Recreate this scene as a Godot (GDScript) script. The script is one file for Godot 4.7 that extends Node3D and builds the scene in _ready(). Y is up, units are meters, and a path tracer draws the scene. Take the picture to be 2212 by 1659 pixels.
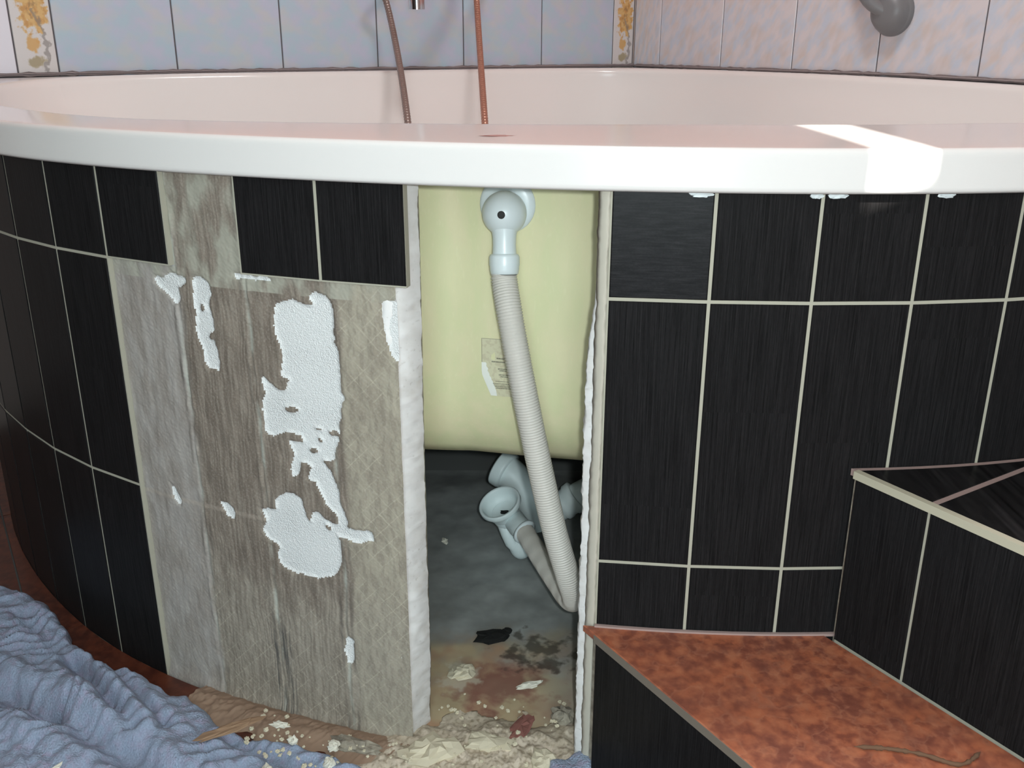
extends Node3D
# A built-in corner bath with its tiled front opened for a repair of the drain.
# World: y up, floor at 0, camera above the origin. The room's corner is CORNER, its left wall runs along LA, its right wall along LB.

const CORNER := Vector3(0.3569, 0, -2.9736)
const LA := Vector3(-0.84773, 0, 0.53043)
const LB := Vector3(0.53043, 0, 0.84773)
const ROOM_A := 3.3
const ROOM_B := 3.3
const ROOM_H := 2.5
const RIM_LOW := 0.6985
const GROUT_ONE := 0.590
const GROUT_TWO := 0.292
const S_MIN := -0.978
const S_MAX := 2.246
const GAP_LEFT := 0.6
const GAP_RIGHT := 0.8073

var cx := PackedFloat64Array()
var cz := PackedFloat64Array()
var ch := PackedFloat64Array()
var org := Vector3.ZERO
var rng := RandomNumberGenerator.new()
var tiles := {}
var M := {}
var na := FastNoiseLite.new()
var nb := FastNoiseLite.new()
var nc := FastNoiseLite.new()


func _ready():
	# ---- camera
	var cam := Camera3D.new()
	cam.name = "camera"
	cam.fov = rad_to_deg(2.0 * atan(829.5 / 2048.05))
	cam.near = 0.02
	cam.far = 60.0
	cam.position = Vector3(0, 0.832, 0)
	cam.basis = Basis(Vector3.RIGHT, deg_to_rad(-19.9101)) * Basis(Vector3.BACK, deg_to_rad(0.1359))
	add_child(cam)
	cam.current = true
	# ---- sky and exposure
	var env := Environment.new()
	var sky := Sky.new()
	var sm := ProceduralSkyMaterial.new()
	sm.sky_top_color = Color(0.35, 0.5, 0.8)
	sm.sky_horizon_color = Color(0.75, 0.82, 0.9)
	sm.ground_bottom_color = Color(0.3, 0.3, 0.28)
	sm.ground_horizon_color = Color(0.6, 0.62, 0.62)
	sky.sky_material = sm
	env.background_mode = Environment.BG_SKY
	env.sky = sky
	env.tonemap_mode = Environment.TONE_MAPPER_LINEAR
	env.tonemap_exposure = 1.0
	env.sdfgi_enabled = true
	env.ssao_enabled = true
	env.ssil_enabled = true
	var we := WorldEnvironment.new()
	we.name = "world_environment"
	we.environment = env
	add_child(we)
	# ---- sun: enters only through the narrow vent window behind the camera and falls on the bath's rim
	var sun_to := Vector3(-0.07, -0.70, -1.0).normalized()
	var sun := DirectionalLight3D.new()
	sun.name = "sun"
	sun.light_energy = 9.0
	sun.light_color = Color(1.0, 0.98, 0.94)
	sun.light_angular_distance = 0.6
	sun.shadow_enabled = true
	sun.basis = Basis.looking_at(sun_to, Vector3.UP)
	add_child(sun)
	# ---- daylight through the frosted glazed door behind the camera
	var day := AreaLight3D.new()
	day.name = "door_daylight"
	day.area_size = Vector2(0.9, 1.8)
	day.light_energy = 2.1
	day.light_color = Color(0.88, 0.98, 1.0)
	day.area_range = 12.0
	day.area_attenuation = 2.0
	day.shadow_enabled = true
	day.position = R(2.55, ROOM_B - 0.03, 1.15)
	day.basis = Basis.looking_at(-LB, Vector3.UP)
	add_child(day)
	# ---- the ceiling lamp over the bath
	var lamp := AreaLight3D.new()
	lamp.name = "ceiling_lamp_light"
	lamp.area_size = Vector2(0.3, 0.3)
	lamp.light_energy = 1.42
	lamp.light_color = Color(1.0, 0.975, 0.975)
	lamp.area_range = 12.0
	lamp.area_attenuation = 2.0
	lamp.shadow_enabled = true
	lamp.position = R(0.95, 1.25, ROOM_H - 0.075)
	lamp.basis = Basis.looking_at(Vector3.DOWN, LB)
	add_child(lamp)
	# ---- the phone's torch beside its lens
	var torch := OmniLight3D.new()
	torch.name = "phone_torch"
	torch.light_energy = 0.57
	torch.light_color = Color(0.95, 0.995, 1.0)
	torch.light_size = 0.006
	torch.omni_range = 12.0
	torch.omni_attenuation = 2.0
	torch.shadow_enabled = true
	torch.position = Vector3(0.030, 0.848, 0.004)
	add_child(torch)

	na.seed = 11; na.frequency = 1.0; na.fractal_octaves = 4
	nb.seed = 23; nb.frequency = 1.0; nb.fractal_octaves = 3
	nc.seed = 37; nc.frequency = 1.0; nc.fractal_octaves = 5
	rng.seed = 4
	trace_curve()
	make_materials()
	build_room()
	build_bath()
	build_left_panel()
	build_right_panel()
	build_steps()
	build_drain()
	build_fittings()
	build_towel()
	build_rubble()


# ------------------------------------------------------------------ helpers
func R(a: float, b: float, y := 0.0) -> Vector3:
	return CORNER + LA * a + LB * b + Vector3(0, y, 0)

func trace_curve():
	# the plan of the bath's front: a heading that eases round, walked in 2 mm steps from S_MIN
	var x := 0.0
	var z := 0.0
	var last := 0.0
	for i in 1701:
		var s := -1.0 + i * 0.002
		var c := clampf(s, 0.0, 1.21)
		var h := 0.726742805 - 1.256545405 * c + 1.149346447 * c * c - 0.604702033 * c * c * c
		h += -0.70 * minf(s, 0.0) - 1.05 * maxf(s - 1.21, 0.0)
		if i > 0:
			x += 0.001 * (cos(h) + cos(last))
			z += 0.001 * (sin(h) + sin(last))
		last = h
		cx.append(x); cz.append(z); ch.append(h)
	var ox := -0.6427421 - cx[500]
	var oz := -1.2195484 - cz[500]
	for i in 1701:
		cx[i] += ox
		cz[i] += oz

func P(s: float, y: float, off := 0.0) -> Vector3:
	# the point s metres along the front, y up, off metres outwards
	var t := clampf((s + 1.0) / 0.002, 0.0, 1699.0)
	var i := int(t)
	var f := t - i
	var h := lerpf(ch[i], ch[i + 1], f)
	return Vector3(lerpf(cx[i], cx[i + 1], f) - sin(h) * off, y, lerpf(cz[i], cz[i + 1], f) + cos(h) * off)

func footprint(off := 0.0) -> PackedVector2Array:
	var p := PackedVector2Array()
	var n := 90
	for i in n + 1:
		var q := P(lerpf(S_MIN - 0.02, S_MAX + 0.02, float(i) / n), 0, off)
		p.append(Vector2(q.x, q.z))
	var e := R(0, 0)
	var f1 := R(-0.2, 1.6527)
	var f2 := R(-0.2, -0.2)
	var f3 := R(1.7228, -0.2)
	for q in [f1, f2, f3]:
		p.append(Vector2(q.x, q.z))
	return p

func stn() -> SurfaceTool:
	var st := SurfaceTool.new()
	st.begin(Mesh.PRIMITIVE_TRIANGLES)
	st.set_smooth_group(-1)
	return st

func quad(st: SurfaceTool, a: Vector3, b: Vector3, c: Vector3, d: Vector3, sc := 1.0):
	# counter-clockwise as seen from outside; UVs in metres times sc on the face's main plane
	var n := (b - a).cross(d - a).abs()
	for p in [a, c, b, a, d, c]:
		var uv := Vector2(p.x, p.y)
		if n.y > n.x and n.y > n.z:
			uv = Vector2(p.x, p.z)
		elif n.x > n.z:
			uv = Vector2(p.z, p.y)
		st.set_uv(uv * sc)
		st.add_vertex(p - org)

func done(st: SurfaceTool) -> ArrayMesh:
	st.generate_normals()
	return st.commit()

func box8(st: SurfaceTool, p: Array):
	# p: four lower corners then four upper corners, counter-clockwise from above
	quad(st, p[4], p[5], p[6], p[7])
	quad(st, p[3], p[2], p[1], p[0])
	for i in 4:
		var j := (i + 1) % 4
		quad(st, p[i], p[j], p[j + 4], p[i + 4])

func rbox(st: SurfaceTool, a0: float, a1: float, b0: float, b1: float, y0: float, y1: float):
	# a box along the room's own axes; seen from above LA to LB turns clockwise
	var p := []
	for y in [y0, y1]:
		for q in [[a0, b0], [a0, b1], [a1, b1], [a1, b0]]:
			p.append(R(q[0], q[1], y))
	box8(st, p)

func prism(st: SurfaceTool, poly: PackedVector2Array, y0: float, y1: float, bevel := 0.0):
	var pl := poly
	if Geometry2D.is_polygon_clockwise(pl):
		pl.reverse()
	# in (x, z) axes this order runs clockwise seen from above
	var ins := pl
	if bevel > 0.0:
		var o := Geometry2D.offset_polygon(pl, -bevel, Geometry2D.JOIN_MITER)
		if o.size() == 1 and o[0].size() == pl.size():
			ins = o[0]
			if Geometry2D.is_polygon_clockwise(ins):
				ins.reverse()
			var best := 0
			for k in ins.size():
				if ins[k].distance_to(pl[0]) < ins[best].distance_to(pl[0]):
					best = k
			var turned := PackedVector2Array()
			for k in ins.size():
				turned.append(ins[(best + k) % ins.size()])
			ins = turned
		else:
			bevel = 0.0
	var tr := Geometry2D.triangulate_polygon(ins)
	for k in range(0, tr.size(), 3):
		var t := [ins[tr[k]], ins[tr[k + 1]], ins[tr[k + 2]]]
		if (t[1] - t[0]).cross(t[2] - t[0]) < 0:
			t = [t[0], t[2], t[1]]
		for q in t:
			st.set_uv(q)
			st.add_vertex(Vector3(q.x, y1, q.y) - org)
	var n := pl.size()
	for k in n:
		var a := pl[k]
		var b := pl[(k + 1) % n]
		quad(st, Vector3(b.x, y0, b.y), Vector3(a.x, y0, a.y), Vector3(a.x, y1 - bevel, a.y), Vector3(b.x, y1 - bevel, b.y))
		if bevel > 0.0:
			var c := ins[k]
			var d := ins[(k + 1) % n]
			quad(st, Vector3(b.x, y1 - bevel, b.y), Vector3(a.x, y1 - bevel, a.y), Vector3(c.x, y1, c.y), Vector3(d.x, y1, d.y))

func slab(st: SurfaceTool, s0: float, s1: float, y0: float, y1: float, o0: float, o1: float, step := 0.03):
	# a curved slab that follows the bath's front, from off o0 (back) to o1 (front)
	var n := maxi(1, int((s1 - s0) / step))
	for i in n:
		var a := lerpf(s0, s1, float(i) / n)
		var b := lerpf(s0, s1, float(i + 1) / n)
		quad(st, P(a, y0, o1), P(b, y0, o1), P(b, y1, o1), P(a, y1, o1))
		quad(st, P(b, y0, o0), P(a, y0, o0), P(a, y1, o0), P(b, y1, o0))
		quad(st, P(a, y1, o1), P(b, y1, o1), P(b, y1, o0), P(a, y1, o0))
		quad(st, P(a, y0, o0), P(b, y0, o0), P(b, y0, o1), P(a, y0, o1))
	quad(st, P(s0, y0, o0), P(s0, y0, o1), P(s0, y1, o1), P(s0, y1, o0))
	quad(st, P(s1, y0, o1), P(s1, y0, o0), P(s1, y1, o0), P(s1, y1, o1))

func gridm(nu: int, nv: int, f: Callable, uvs := Vector2.ONE, keep = null, wrap := false) -> ArrayMesh:
	# a smooth sheet of (nu+1) x (nv+1) points; keep(i, j) says which cells are drawn
	var pos := PackedVector3Array()
	pos.resize((nu + 1) * (nv + 1))
	for i in nu + 1:
		for j in nv + 1:
			pos[i * (nv + 1) + j] = f.call(i, j) - org
	var nrm := PackedVector3Array()
	var uv := PackedVector2Array()
	nrm.resize(pos.size())
	uv.resize(pos.size())
	for i in nu + 1:
		for j in nv + 1:
			var i0 := maxi(i - 1, 0)
			var i1 := mini(i + 1, nu)
			if wrap and i == 0:
				i0 = nu - 1
			if wrap and i == nu:
				i1 = 1
			var du := pos[i1 * (nv + 1) + j] - pos[i0 * (nv + 1) + j]
			var dv := pos[i * (nv + 1) + mini(j + 1, nv)] - pos[i * (nv + 1) + maxi(j - 1, 0)]
			var n := du.cross(dv)
			nrm[i * (nv + 1) + j] = n.normalized() if n.length_squared() > 1e-18 else Vector3.UP
			uv[i * (nv + 1) + j] = Vector2(float(i) / nu, float(j) / nv) * uvs
	var ix := PackedInt32Array()
	for i in nu:
		for j in nv:
			if keep != null and not (keep as Callable).call(i, j):
				continue
			var a := i * (nv + 1) + j
			ix.append_array([a, a + 1, a + nv + 1, a + nv + 1, a + 1, a + nv + 2])
	var arr := []
	arr.resize(Mesh.ARRAY_MAX)
	arr[Mesh.ARRAY_VERTEX] = pos
	arr[Mesh.ARRAY_NORMAL] = nrm
	arr[Mesh.ARRAY_TEX_UV] = uv
	arr[Mesh.ARRAY_INDEX] = ix
	var m := ArrayMesh.new()
	m.add_surface_from_arrays(Mesh.PRIMITIVE_TRIANGLES, arr)
	return m

func smooth_path(pts: Array, n: int) -> Array:
	var c := Curve3D.new()
	for k in pts.size():
		var a: Vector3 = pts[maxi(k - 1, 0)]
		var b: Vector3 = pts[mini(k + 1, pts.size() - 1)]
		var t := (b - a) / 6.0
		c.add_point(pts[k], -t, t)
	c.bake_interval = 0.004
	var out := []
	for k in n + 1:
		out.append(c.sample_baked(c.get_baked_length() * k / n, true))
	return out

func tube(path: Array, rad: Callable, sides := 20) -> ArrayMesh:
	# path: points; rad(t) is the radius at t = 0..1
	var n := path.size() - 1
	var fx := []
	var fy := []
	var t0: Vector3 = (path[1] - path[0]).normalized()
	var x := t0.cross(Vector3.UP if absf(t0.y) < 0.9 else Vector3.RIGHT).normalized()
	for k in n + 1:
		var t: Vector3 = (path[mini(k + 1, n)] - path[maxi(k - 1, 0)]).normalized()
		x = (x - t * x.dot(t)).normalized()
		fx.append(x)
		fy.append(t.cross(x))
	return gridm(sides, n, func(i: int, j: int):
		var a := TAU * i / sides
		return path[j] + (fx[j] * cos(a) + fy[j] * sin(a)) * rad.call(float(j) / n), Vector2(1, 1), null, true)

func lathe(base: Vector3, axis: Vector3, prof: Array, sides := 32) -> ArrayMesh:
	# prof: [radius, height along axis] pairs; corners listed twice stay sharp
	var ax := axis.normalized()
	var x := ax.cross(Vector3.UP if absf(ax.y) < 0.9 else Vector3.RIGHT).normalized()
	var y := ax.cross(x)
	return gridm(sides, prof.size() - 1, func(i: int, j: int):
		var a := TAU * i / sides
		return base + ax * prof[j][1] + (x * cos(a) + y * sin(a)) * maxf(prof[j][0], 0.00005), Vector2(1, 1), null, true)

func numbered(called: String) -> String:
	if not has_node(called):
		return called
	var k := 1
	while has_node("%s_%03d" % [called, k]):
		k += 1
	return "%s_%03d" % [called, k]

func tag(o: Node3D, label: String, category := "", group := "", kind := ""):
	if label: o.set_meta("label", label)
	if category: o.set_meta("category", category)
	if group: o.set_meta("group", group)
	if kind: o.set_meta("kind", kind)

func thing(called: String, at: Vector3, label: String, category: String, group := "", kind := "") -> Node3D:
	var o := Node3D.new()
	o.name = numbered(called)
	o.position = at
	org = at
	add_child(o)
	tag(o, label, category, group, kind)
	return o

func part(called: String, mesh: Mesh, mat: Material, parent: Node3D) -> MeshInstance3D:
	var o := MeshInstance3D.new()
	o.mesh = mesh
	o.material_override = mat
	var n := called
	var k := 1
	while parent.has_node(n):
		n = "%s_%03d" % [called, k]
		k += 1
	o.name = n
	parent.add_child(o)
	return o

func solo(called: String, mesh: Mesh, mat: Material, label: String, category: String, group := "", kind := "") -> MeshInstance3D:
	# a thing of one mesh, built with org at its base
	var o := MeshInstance3D.new()
	o.mesh = mesh
	o.material_override = mat
	o.name = numbered(called)
	o.position = org
	add_child(o)
	tag(o, label, category, group, kind)
	return o

func tile_mesh(w: float, h: float, t: float, bev: float, whole: bool) -> ArrayMesh:
	# a chamfered tile, its front face at z = 0, centred; shared between tiles of a size
	var key := "%.4f %.4f %.4f %s" % [w, h, t, whole]
	if tiles.has(key):
		return tiles[key]
	var st := stn()
	var f := []
	var e := []
	var b := []
	for q in [[-1, -1], [1, -1], [1, 1], [-1, 1]]:
		f.append(Vector3(q[0] * (w / 2 - bev), q[1] * (h / 2 - bev), 0))
		e.append(Vector3(q[0] * w / 2, q[1] * h / 2, -bev))
		b.append(Vector3(q[0] * w / 2, q[1] * h / 2, -t))
	var faces := [[f[0], f[1], f[2], f[3]]]
	for i in 4:
		var j := (i + 1) % 4
		faces.append([e[i], e[j], f[j], f[i]])
		faces.append([b[i], b[j], e[j], e[i]])
	for q in faces:
		for k in [0, 2, 1, 0, 3, 2]:
			var p: Vector3 = q[k]
			st.set_uv(Vector2(p.x / w + 0.5, 0.5 - p.y / h) if whole else Vector2(p.x * 10.0, -p.y * 10.0 / 3.0))
			st.add_vertex(p)
	st.generate_normals()
	tiles[key] = st.commit()
	return tiles[key]

func put_tile(parent: Node3D, called: String, w: float, h: float, t: float, at: Vector3, right: Vector3, mat: Material, whole := false, bev := 0.0012, up := Vector3.UP) -> MeshInstance3D:
	var o := part(called, tile_mesh(snappedf(w, 0.0005), snappedf(h, 0.0005), t, bev, whole), mat, parent)
	o.transform = Transform3D(Basis(right, up, right.cross(up)), at - parent.position)
	return o

func panel_tile(parent: Node3D, s0: float, s1: float, y0: float, y1: float, mat: Material, joint := 0.0034):
	var a := P(s0 + joint / 2, 0)
	var b := P(s1 - joint / 2, 0)
	var c := (a + b) / 2
	c.y = (y0 + y1) / 2
	put_tile(parent, "tile", a.distance_to(b), y1 - y0 - joint, 0.008, c, (b - a).normalized(), mat)


# ------------------------------------------------------------------ materials
func mat(albedo: Color, rough := 0.7, metal := 0.0, tex: Texture2D = null) -> StandardMaterial3D:
	var m := StandardMaterial3D.new()
	m.albedo_color = albedo
	m.roughness = rough
	m.metallic = metal
	if tex:
		m.albedo_texture = tex
	return m

func rgb(r: float, g: float, b: float) -> Color:
	return Color(r / 255.0, g / 255.0, b / 255.0)

func paint(w: int, h: int, f: Callable) -> ImageTexture:
	var im := Image.create(w, h, false, Image.FORMAT_RGB8)
	for y in h:
		for x in w:
			im.set_pixel(x, y, f.call(x, y))
	return ImageTexture.create_from_image(im)

func bump(size: int, f: Callable) -> ImageTexture:
	var im := Image.create(size, size, false, Image.FORMAT_L8)
	for y in size:
		for x in size:
			var v: float = clampf(f.call(x, y), 0.0, 1.0)
			im.set_pixel(x, y, Color(v, v, v))
	return ImageTexture.create_from_image(im)

func loop_noise(n: FastNoiseLite, x: float, y: float, size: float, freq: float) -> float:
	# noise that repeats after size pixels
	var u := x / size
	var v := y / size
	var a := n.get_noise_2d(x * freq, y * freq)
	var b := n.get_noise_2d((x - size) * freq, y * freq)
	var c := n.get_noise_2d(x * freq, (y - size) * freq)
	var d := n.get_noise_2d((x - size) * freq, (y - size) * freq)
	return lerpf(lerpf(a, b, u), lerpf(c, d, u), v) * 1.2

func make_materials():
	# black tiles with a fine grain along their length
	var grain := func(x: int, y: int):
		var f := nb.get_noise_2d(x * 0.45, y * 0.006) * 0.55 + na.get_noise_2d(x * 0.12, y * 0.004) * 0.4 + nc.get_noise_2d(x * 0.9, y * 0.05) * 0.3
		var v := clampf(0.105 + f * 0.085, 0.03, 0.4)
		return Color(v * 1.0, v * 0.965, v * 0.985)
	var grain_tex := paint(384, 512, grain)
	var across := paint(512, 384, func(x: int, y: int): return grain.call(y, x))
	for k in 4:
		var m := mat(Color(1.18, 1.18, 1.18), 0.3, 0.0, grain_tex)
		m.metallic_specular = 0.13
		m.uv1_offset = Vector3(0.23 * k + 0.5, 0.37 * k, 0)
		M["black_%d" % k] = m
	var mt := mat(Color(1.1, 1.1, 1.12), 0.34, 0.0, across)
	mt.metallic_specular = 0.25
	mt.uv1_offset = Vector3(0.5, 0.5, 0)
	M.black_turned = mt
	M.grout = mat(rgb(178, 174, 158), 0.9)
	M.grout_dark = mat(rgb(150, 146, 138), 0.9)
	M.cream = mat(rgb(196, 190, 168), 0.7)
	M.pink_joint = mat(rgb(172, 148, 142), 0.8)
	# the bath
	M.acrylic = mat(rgb(236, 232, 229), 0.16)
	M.acrylic.metallic_specular = 0.5
	M.shell = mat(Color(1.0, 1.0, 1.0), 0.62, 0.0, paint(512, 512, func(x: int, y: int):
		var f := loop_noise(na, x, y, 512, 0.012)
		var g := loop_noise(nb, x * 1.0, y, 512, 0.09)
		var c := rgb(222, 220, 176).lerp(rgb(230, 222, 182), clampf(0.5 + f * 1.6, 0, 1))
		return c.lerp(rgb(240, 236, 200), clampf(g * 0.8 - 0.2, 0, 0.2))))
	# plaster, mortar
	M.plaster = mat(Color.WHITE, 0.95, 0.0, paint(512, 512, func(x: int, y: int):
		var f := loop_noise(na, x, y, 512, 0.014)
		var g := loop_noise(nc, x, y, 512, 0.06)
		var c := rgb(240, 238, 236).lerp(rgb(222, 217, 211), clampf(f * 2.2, 0, 1))
		return c.lerp(rgb(170, 162, 152), clampf((g - 0.36) * 3.0, 0, 0.5))))
	M.plaster.uv1_triplanar = true
	M.plaster.uv1_scale = Vector3(4, 4, 4)
	M.bare = mat(rgb(232, 233, 232), 0.95)
	M.bare.heightmap_enabled = true
	M.bare.heightmap_scale = 0.12
	M.bare.heightmap_texture = bump(256, func(x: int, y: int): return 0.5 + loop_noise(nc, x, y, 256, 0.12) * 0.9)
	M.bare.uv1_triplanar = true
	M.bare.uv1_scale = Vector3(14, 14, 14)
	M.mortar = mat(Color.WHITE, 0.95, 0.0, paint(512, 512, func(x: int, y: int):
		var f := loop_noise(na, x, y, 512, 0.02)
		var g := loop_noise(nc, x, y, 512, 0.08)
		return rgb(176, 168, 152).lerp(rgb(128, 120, 108), clampf(0.5 + f * 1.5 + g * 0.5, 0, 1))))
	M.mortar.uv1_triplanar = true
	M.mortar.uv1_scale = Vector3(5, 5, 5)
	M.adhesive = mat(Color.WHITE, 0.92, 0.0, paint(640, 1024, adhesive_colour))
	# room
	M.marble = mat(Color.WHITE, 0.42, 0.0, paint(768, 768, func(x: int, y: int):
		var f := loop_noise(na, x, y, 768, 0.008)
		var g := loop_noise(nc, x, y, 768, 0.02)
		var vein := 1.0 - clampf(absf(loop_noise(nb, x + 40, y, 768, 0.006) + g * 0.3) * 14.0, 0, 1)
		var c := rgb(180, 104, 74).lerp(rgb(146, 86, 68), clampf(0.5 + f * 1.6, 0, 1))
		c = c.lerp(rgb(196, 124, 90), clampf(g * 1.6, 0, 0.7)).lerp(rgb(118, 66, 54), clampf(-g * 1.5, 0, 0.6))
		return c.lerp(rgb(196, 140, 112), vein * 0.28)))
	M.marble.uv1_scale = Vector3(3.2, 3.2, 1)
	M.marble_floor = M.marble.duplicate()
	M.marble_floor.albedo_color = Color(0.58, 0.54, 0.54)
	M.tile_blue = mat(Color(1.0, 1.0, 1.0), 0.3, 0.0, paint(512, 512, func(x: int, y: int):
		var f := na.get_noise_2d(x * 0.007, y * 0.006)
		var g := nb.get_noise_2d(x * 0.005, y * 0.005)
		var c := rgb(178, 198, 210).lerp(rgb(190, 194, 212), clampf(0.5 + f * 1.2, 0, 1))
		return c.lerp(rgb(202, 200, 196), clampf(0.1 + g * 0.9, 0, 0.5))))
	M.tile_rose = mat(Color.WHITE, 0.3, 0.0, paint(512, 512, func(x: int, y: int):
		var u := (x * 0.8 + y * 0.35)
		var w := (y * 0.8 - x * 0.35)
		var f := na.get_noise_2d(u * 0.014, w * 0.006)
		var g := nb.get_noise_2d(u * 0.011 + 50.0, w * 0.005)
		var c := rgb(222, 214, 216).lerp(rgb(204, 210, 222), clampf(0.4 + f * 1.6, 0, 1))
		return c.lerp(rgb(214, 198, 190), clampf(0.1 + g * 1.0, 0, 0.7))))
	M.tile_white = mat(rgb(226, 222, 230), 0.3)
	M.tile_pink = mat(rgb(216, 160, 148), 0.35)
	M.decor = mat(Color.WHITE, 0.3, 0.0, paint(160, 512, decor_colour))
	M.wall_paint = mat(rgb(214, 196, 188), 0.9)
	M.ceiling = mat(rgb(226, 216, 210), 0.9)
	M.wall_grout = mat(rgb(96, 90, 92), 0.9)
	M.mould = mat(Color.WHITE, 0.9, 0.0, paint(1024, 16, func(x: int, y: int):
		var f := na.get_noise_2d(x * 0.02, 3.0) + nc.get_noise_2d(x * 0.12, y * 0.1) * 0.7
		return rgb(174, 160, 158).lerp(rgb(72, 64, 66), clampf(0.45 + f * 1.8, 0, 1))))
	M.floor = mat(Color.WHITE, 0.9, 0.0, paint(900, 900, floor_colour))
	# plastics and metals
	M.pvc = mat(rgb(228, 236, 238), 0.32)
	M.pvc_old = mat(rgb(222, 232, 232), 0.45)
	M.hose = mat(rgb(212, 206, 198), 0.5)
	M.dark_hole = mat(rgb(40, 38, 36), 0.7)
	M.chrome = mat(rgb(206, 206, 210), 0.12, 1.0)
	M.copper = mat(rgb(186, 140, 122), 0.35, 0.6)
	M.steel = mat(rgb(150, 136, 130), 0.4, 0.6)
	M.grey_plastic = mat(rgb(122, 122, 124), 0.4)
	M.frame = mat(rgb(230, 230, 228), 0.5)
	M.glow = mat(rgb(235, 242, 245), 0.6)
	M.glow.emission_enabled = true
	M.glow.emission = Color(0.9, 0.97, 1.0)
	M.glow.emission_energy_multiplier = 1.2
	M.lamp_glow = mat(rgb(245, 238, 235), 0.6)
	M.lamp_glow.emission_enabled = true
	M.lamp_glow.emission = Color(1.0, 0.9, 0.88)
	M.lamp_glow.emission_energy_multiplier = 1.2
	M.dark_wall = mat(rgb(64, 52, 46), 0.9)
	M.sticker = mat(Color.WHITE, 0.5, 0.0, paint(256, 512, sticker_colour))
	# cloth
	M.towel = mat(rgb(168, 183, 208), 0.95)
	M.towel.rim_enabled = true
	M.towel.rim = 0.25
	M.towel.albedo_texture = paint(512, 512, func(x: int, y: int):
		var f := loop_noise(na, x, y, 512, 0.02)
		var g := loop_noise(nc, x, y, 512, 0.13)
		var v := 0.88 + g * 0.22
		return Color(v, v, v).lerp(Color(v * 1.08, v * 0.95, v * 0.97), clampf(f * 2.0, 0, 0.8)))
	M.towel.uv1_triplanar = true
	M.towel.uv1_scale = Vector3(6, 6, 6)
	M.towel.heightmap_enabled = true
	M.towel.heightmap_scale = 0.25
	M.towel.heightmap_texture = bump(256, func(x: int, y: int): return 0.5 + 0.5 * loop_noise(nc, x, y, 256, 0.2))
	M.rubble = mat(Color.WHITE, 0.95, 0.0, paint(512, 512, func(x: int, y: int):
		var f := loop_noise(na, x, y, 512, 0.015)
		var g := loop_noise(nc, x, y, 512, 0.06)
		var c := rgb(202, 188, 168).lerp(rgb(226, 212, 194), clampf(0.5 + f * 2.0, 0, 1))
		return c.lerp(rgb(140, 124, 102), clampf(g * 1.6, 0, 0.7))))
	M.rubble.uv1_triplanar = true
	M.rubble.uv1_scale = Vector3(4, 4, 4)
	M.chip_white = mat(rgb(226, 222, 208), 0.95)
	M.chip_cream = mat(rgb(216, 206, 182), 0.95)
	M.wood = mat(rgb(160, 130, 104), 0.9)
	M.charred = mat(rgb(20, 19, 18), 0.95)
	M.brick_red = mat(rgb(142, 94, 86), 0.95)

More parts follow.
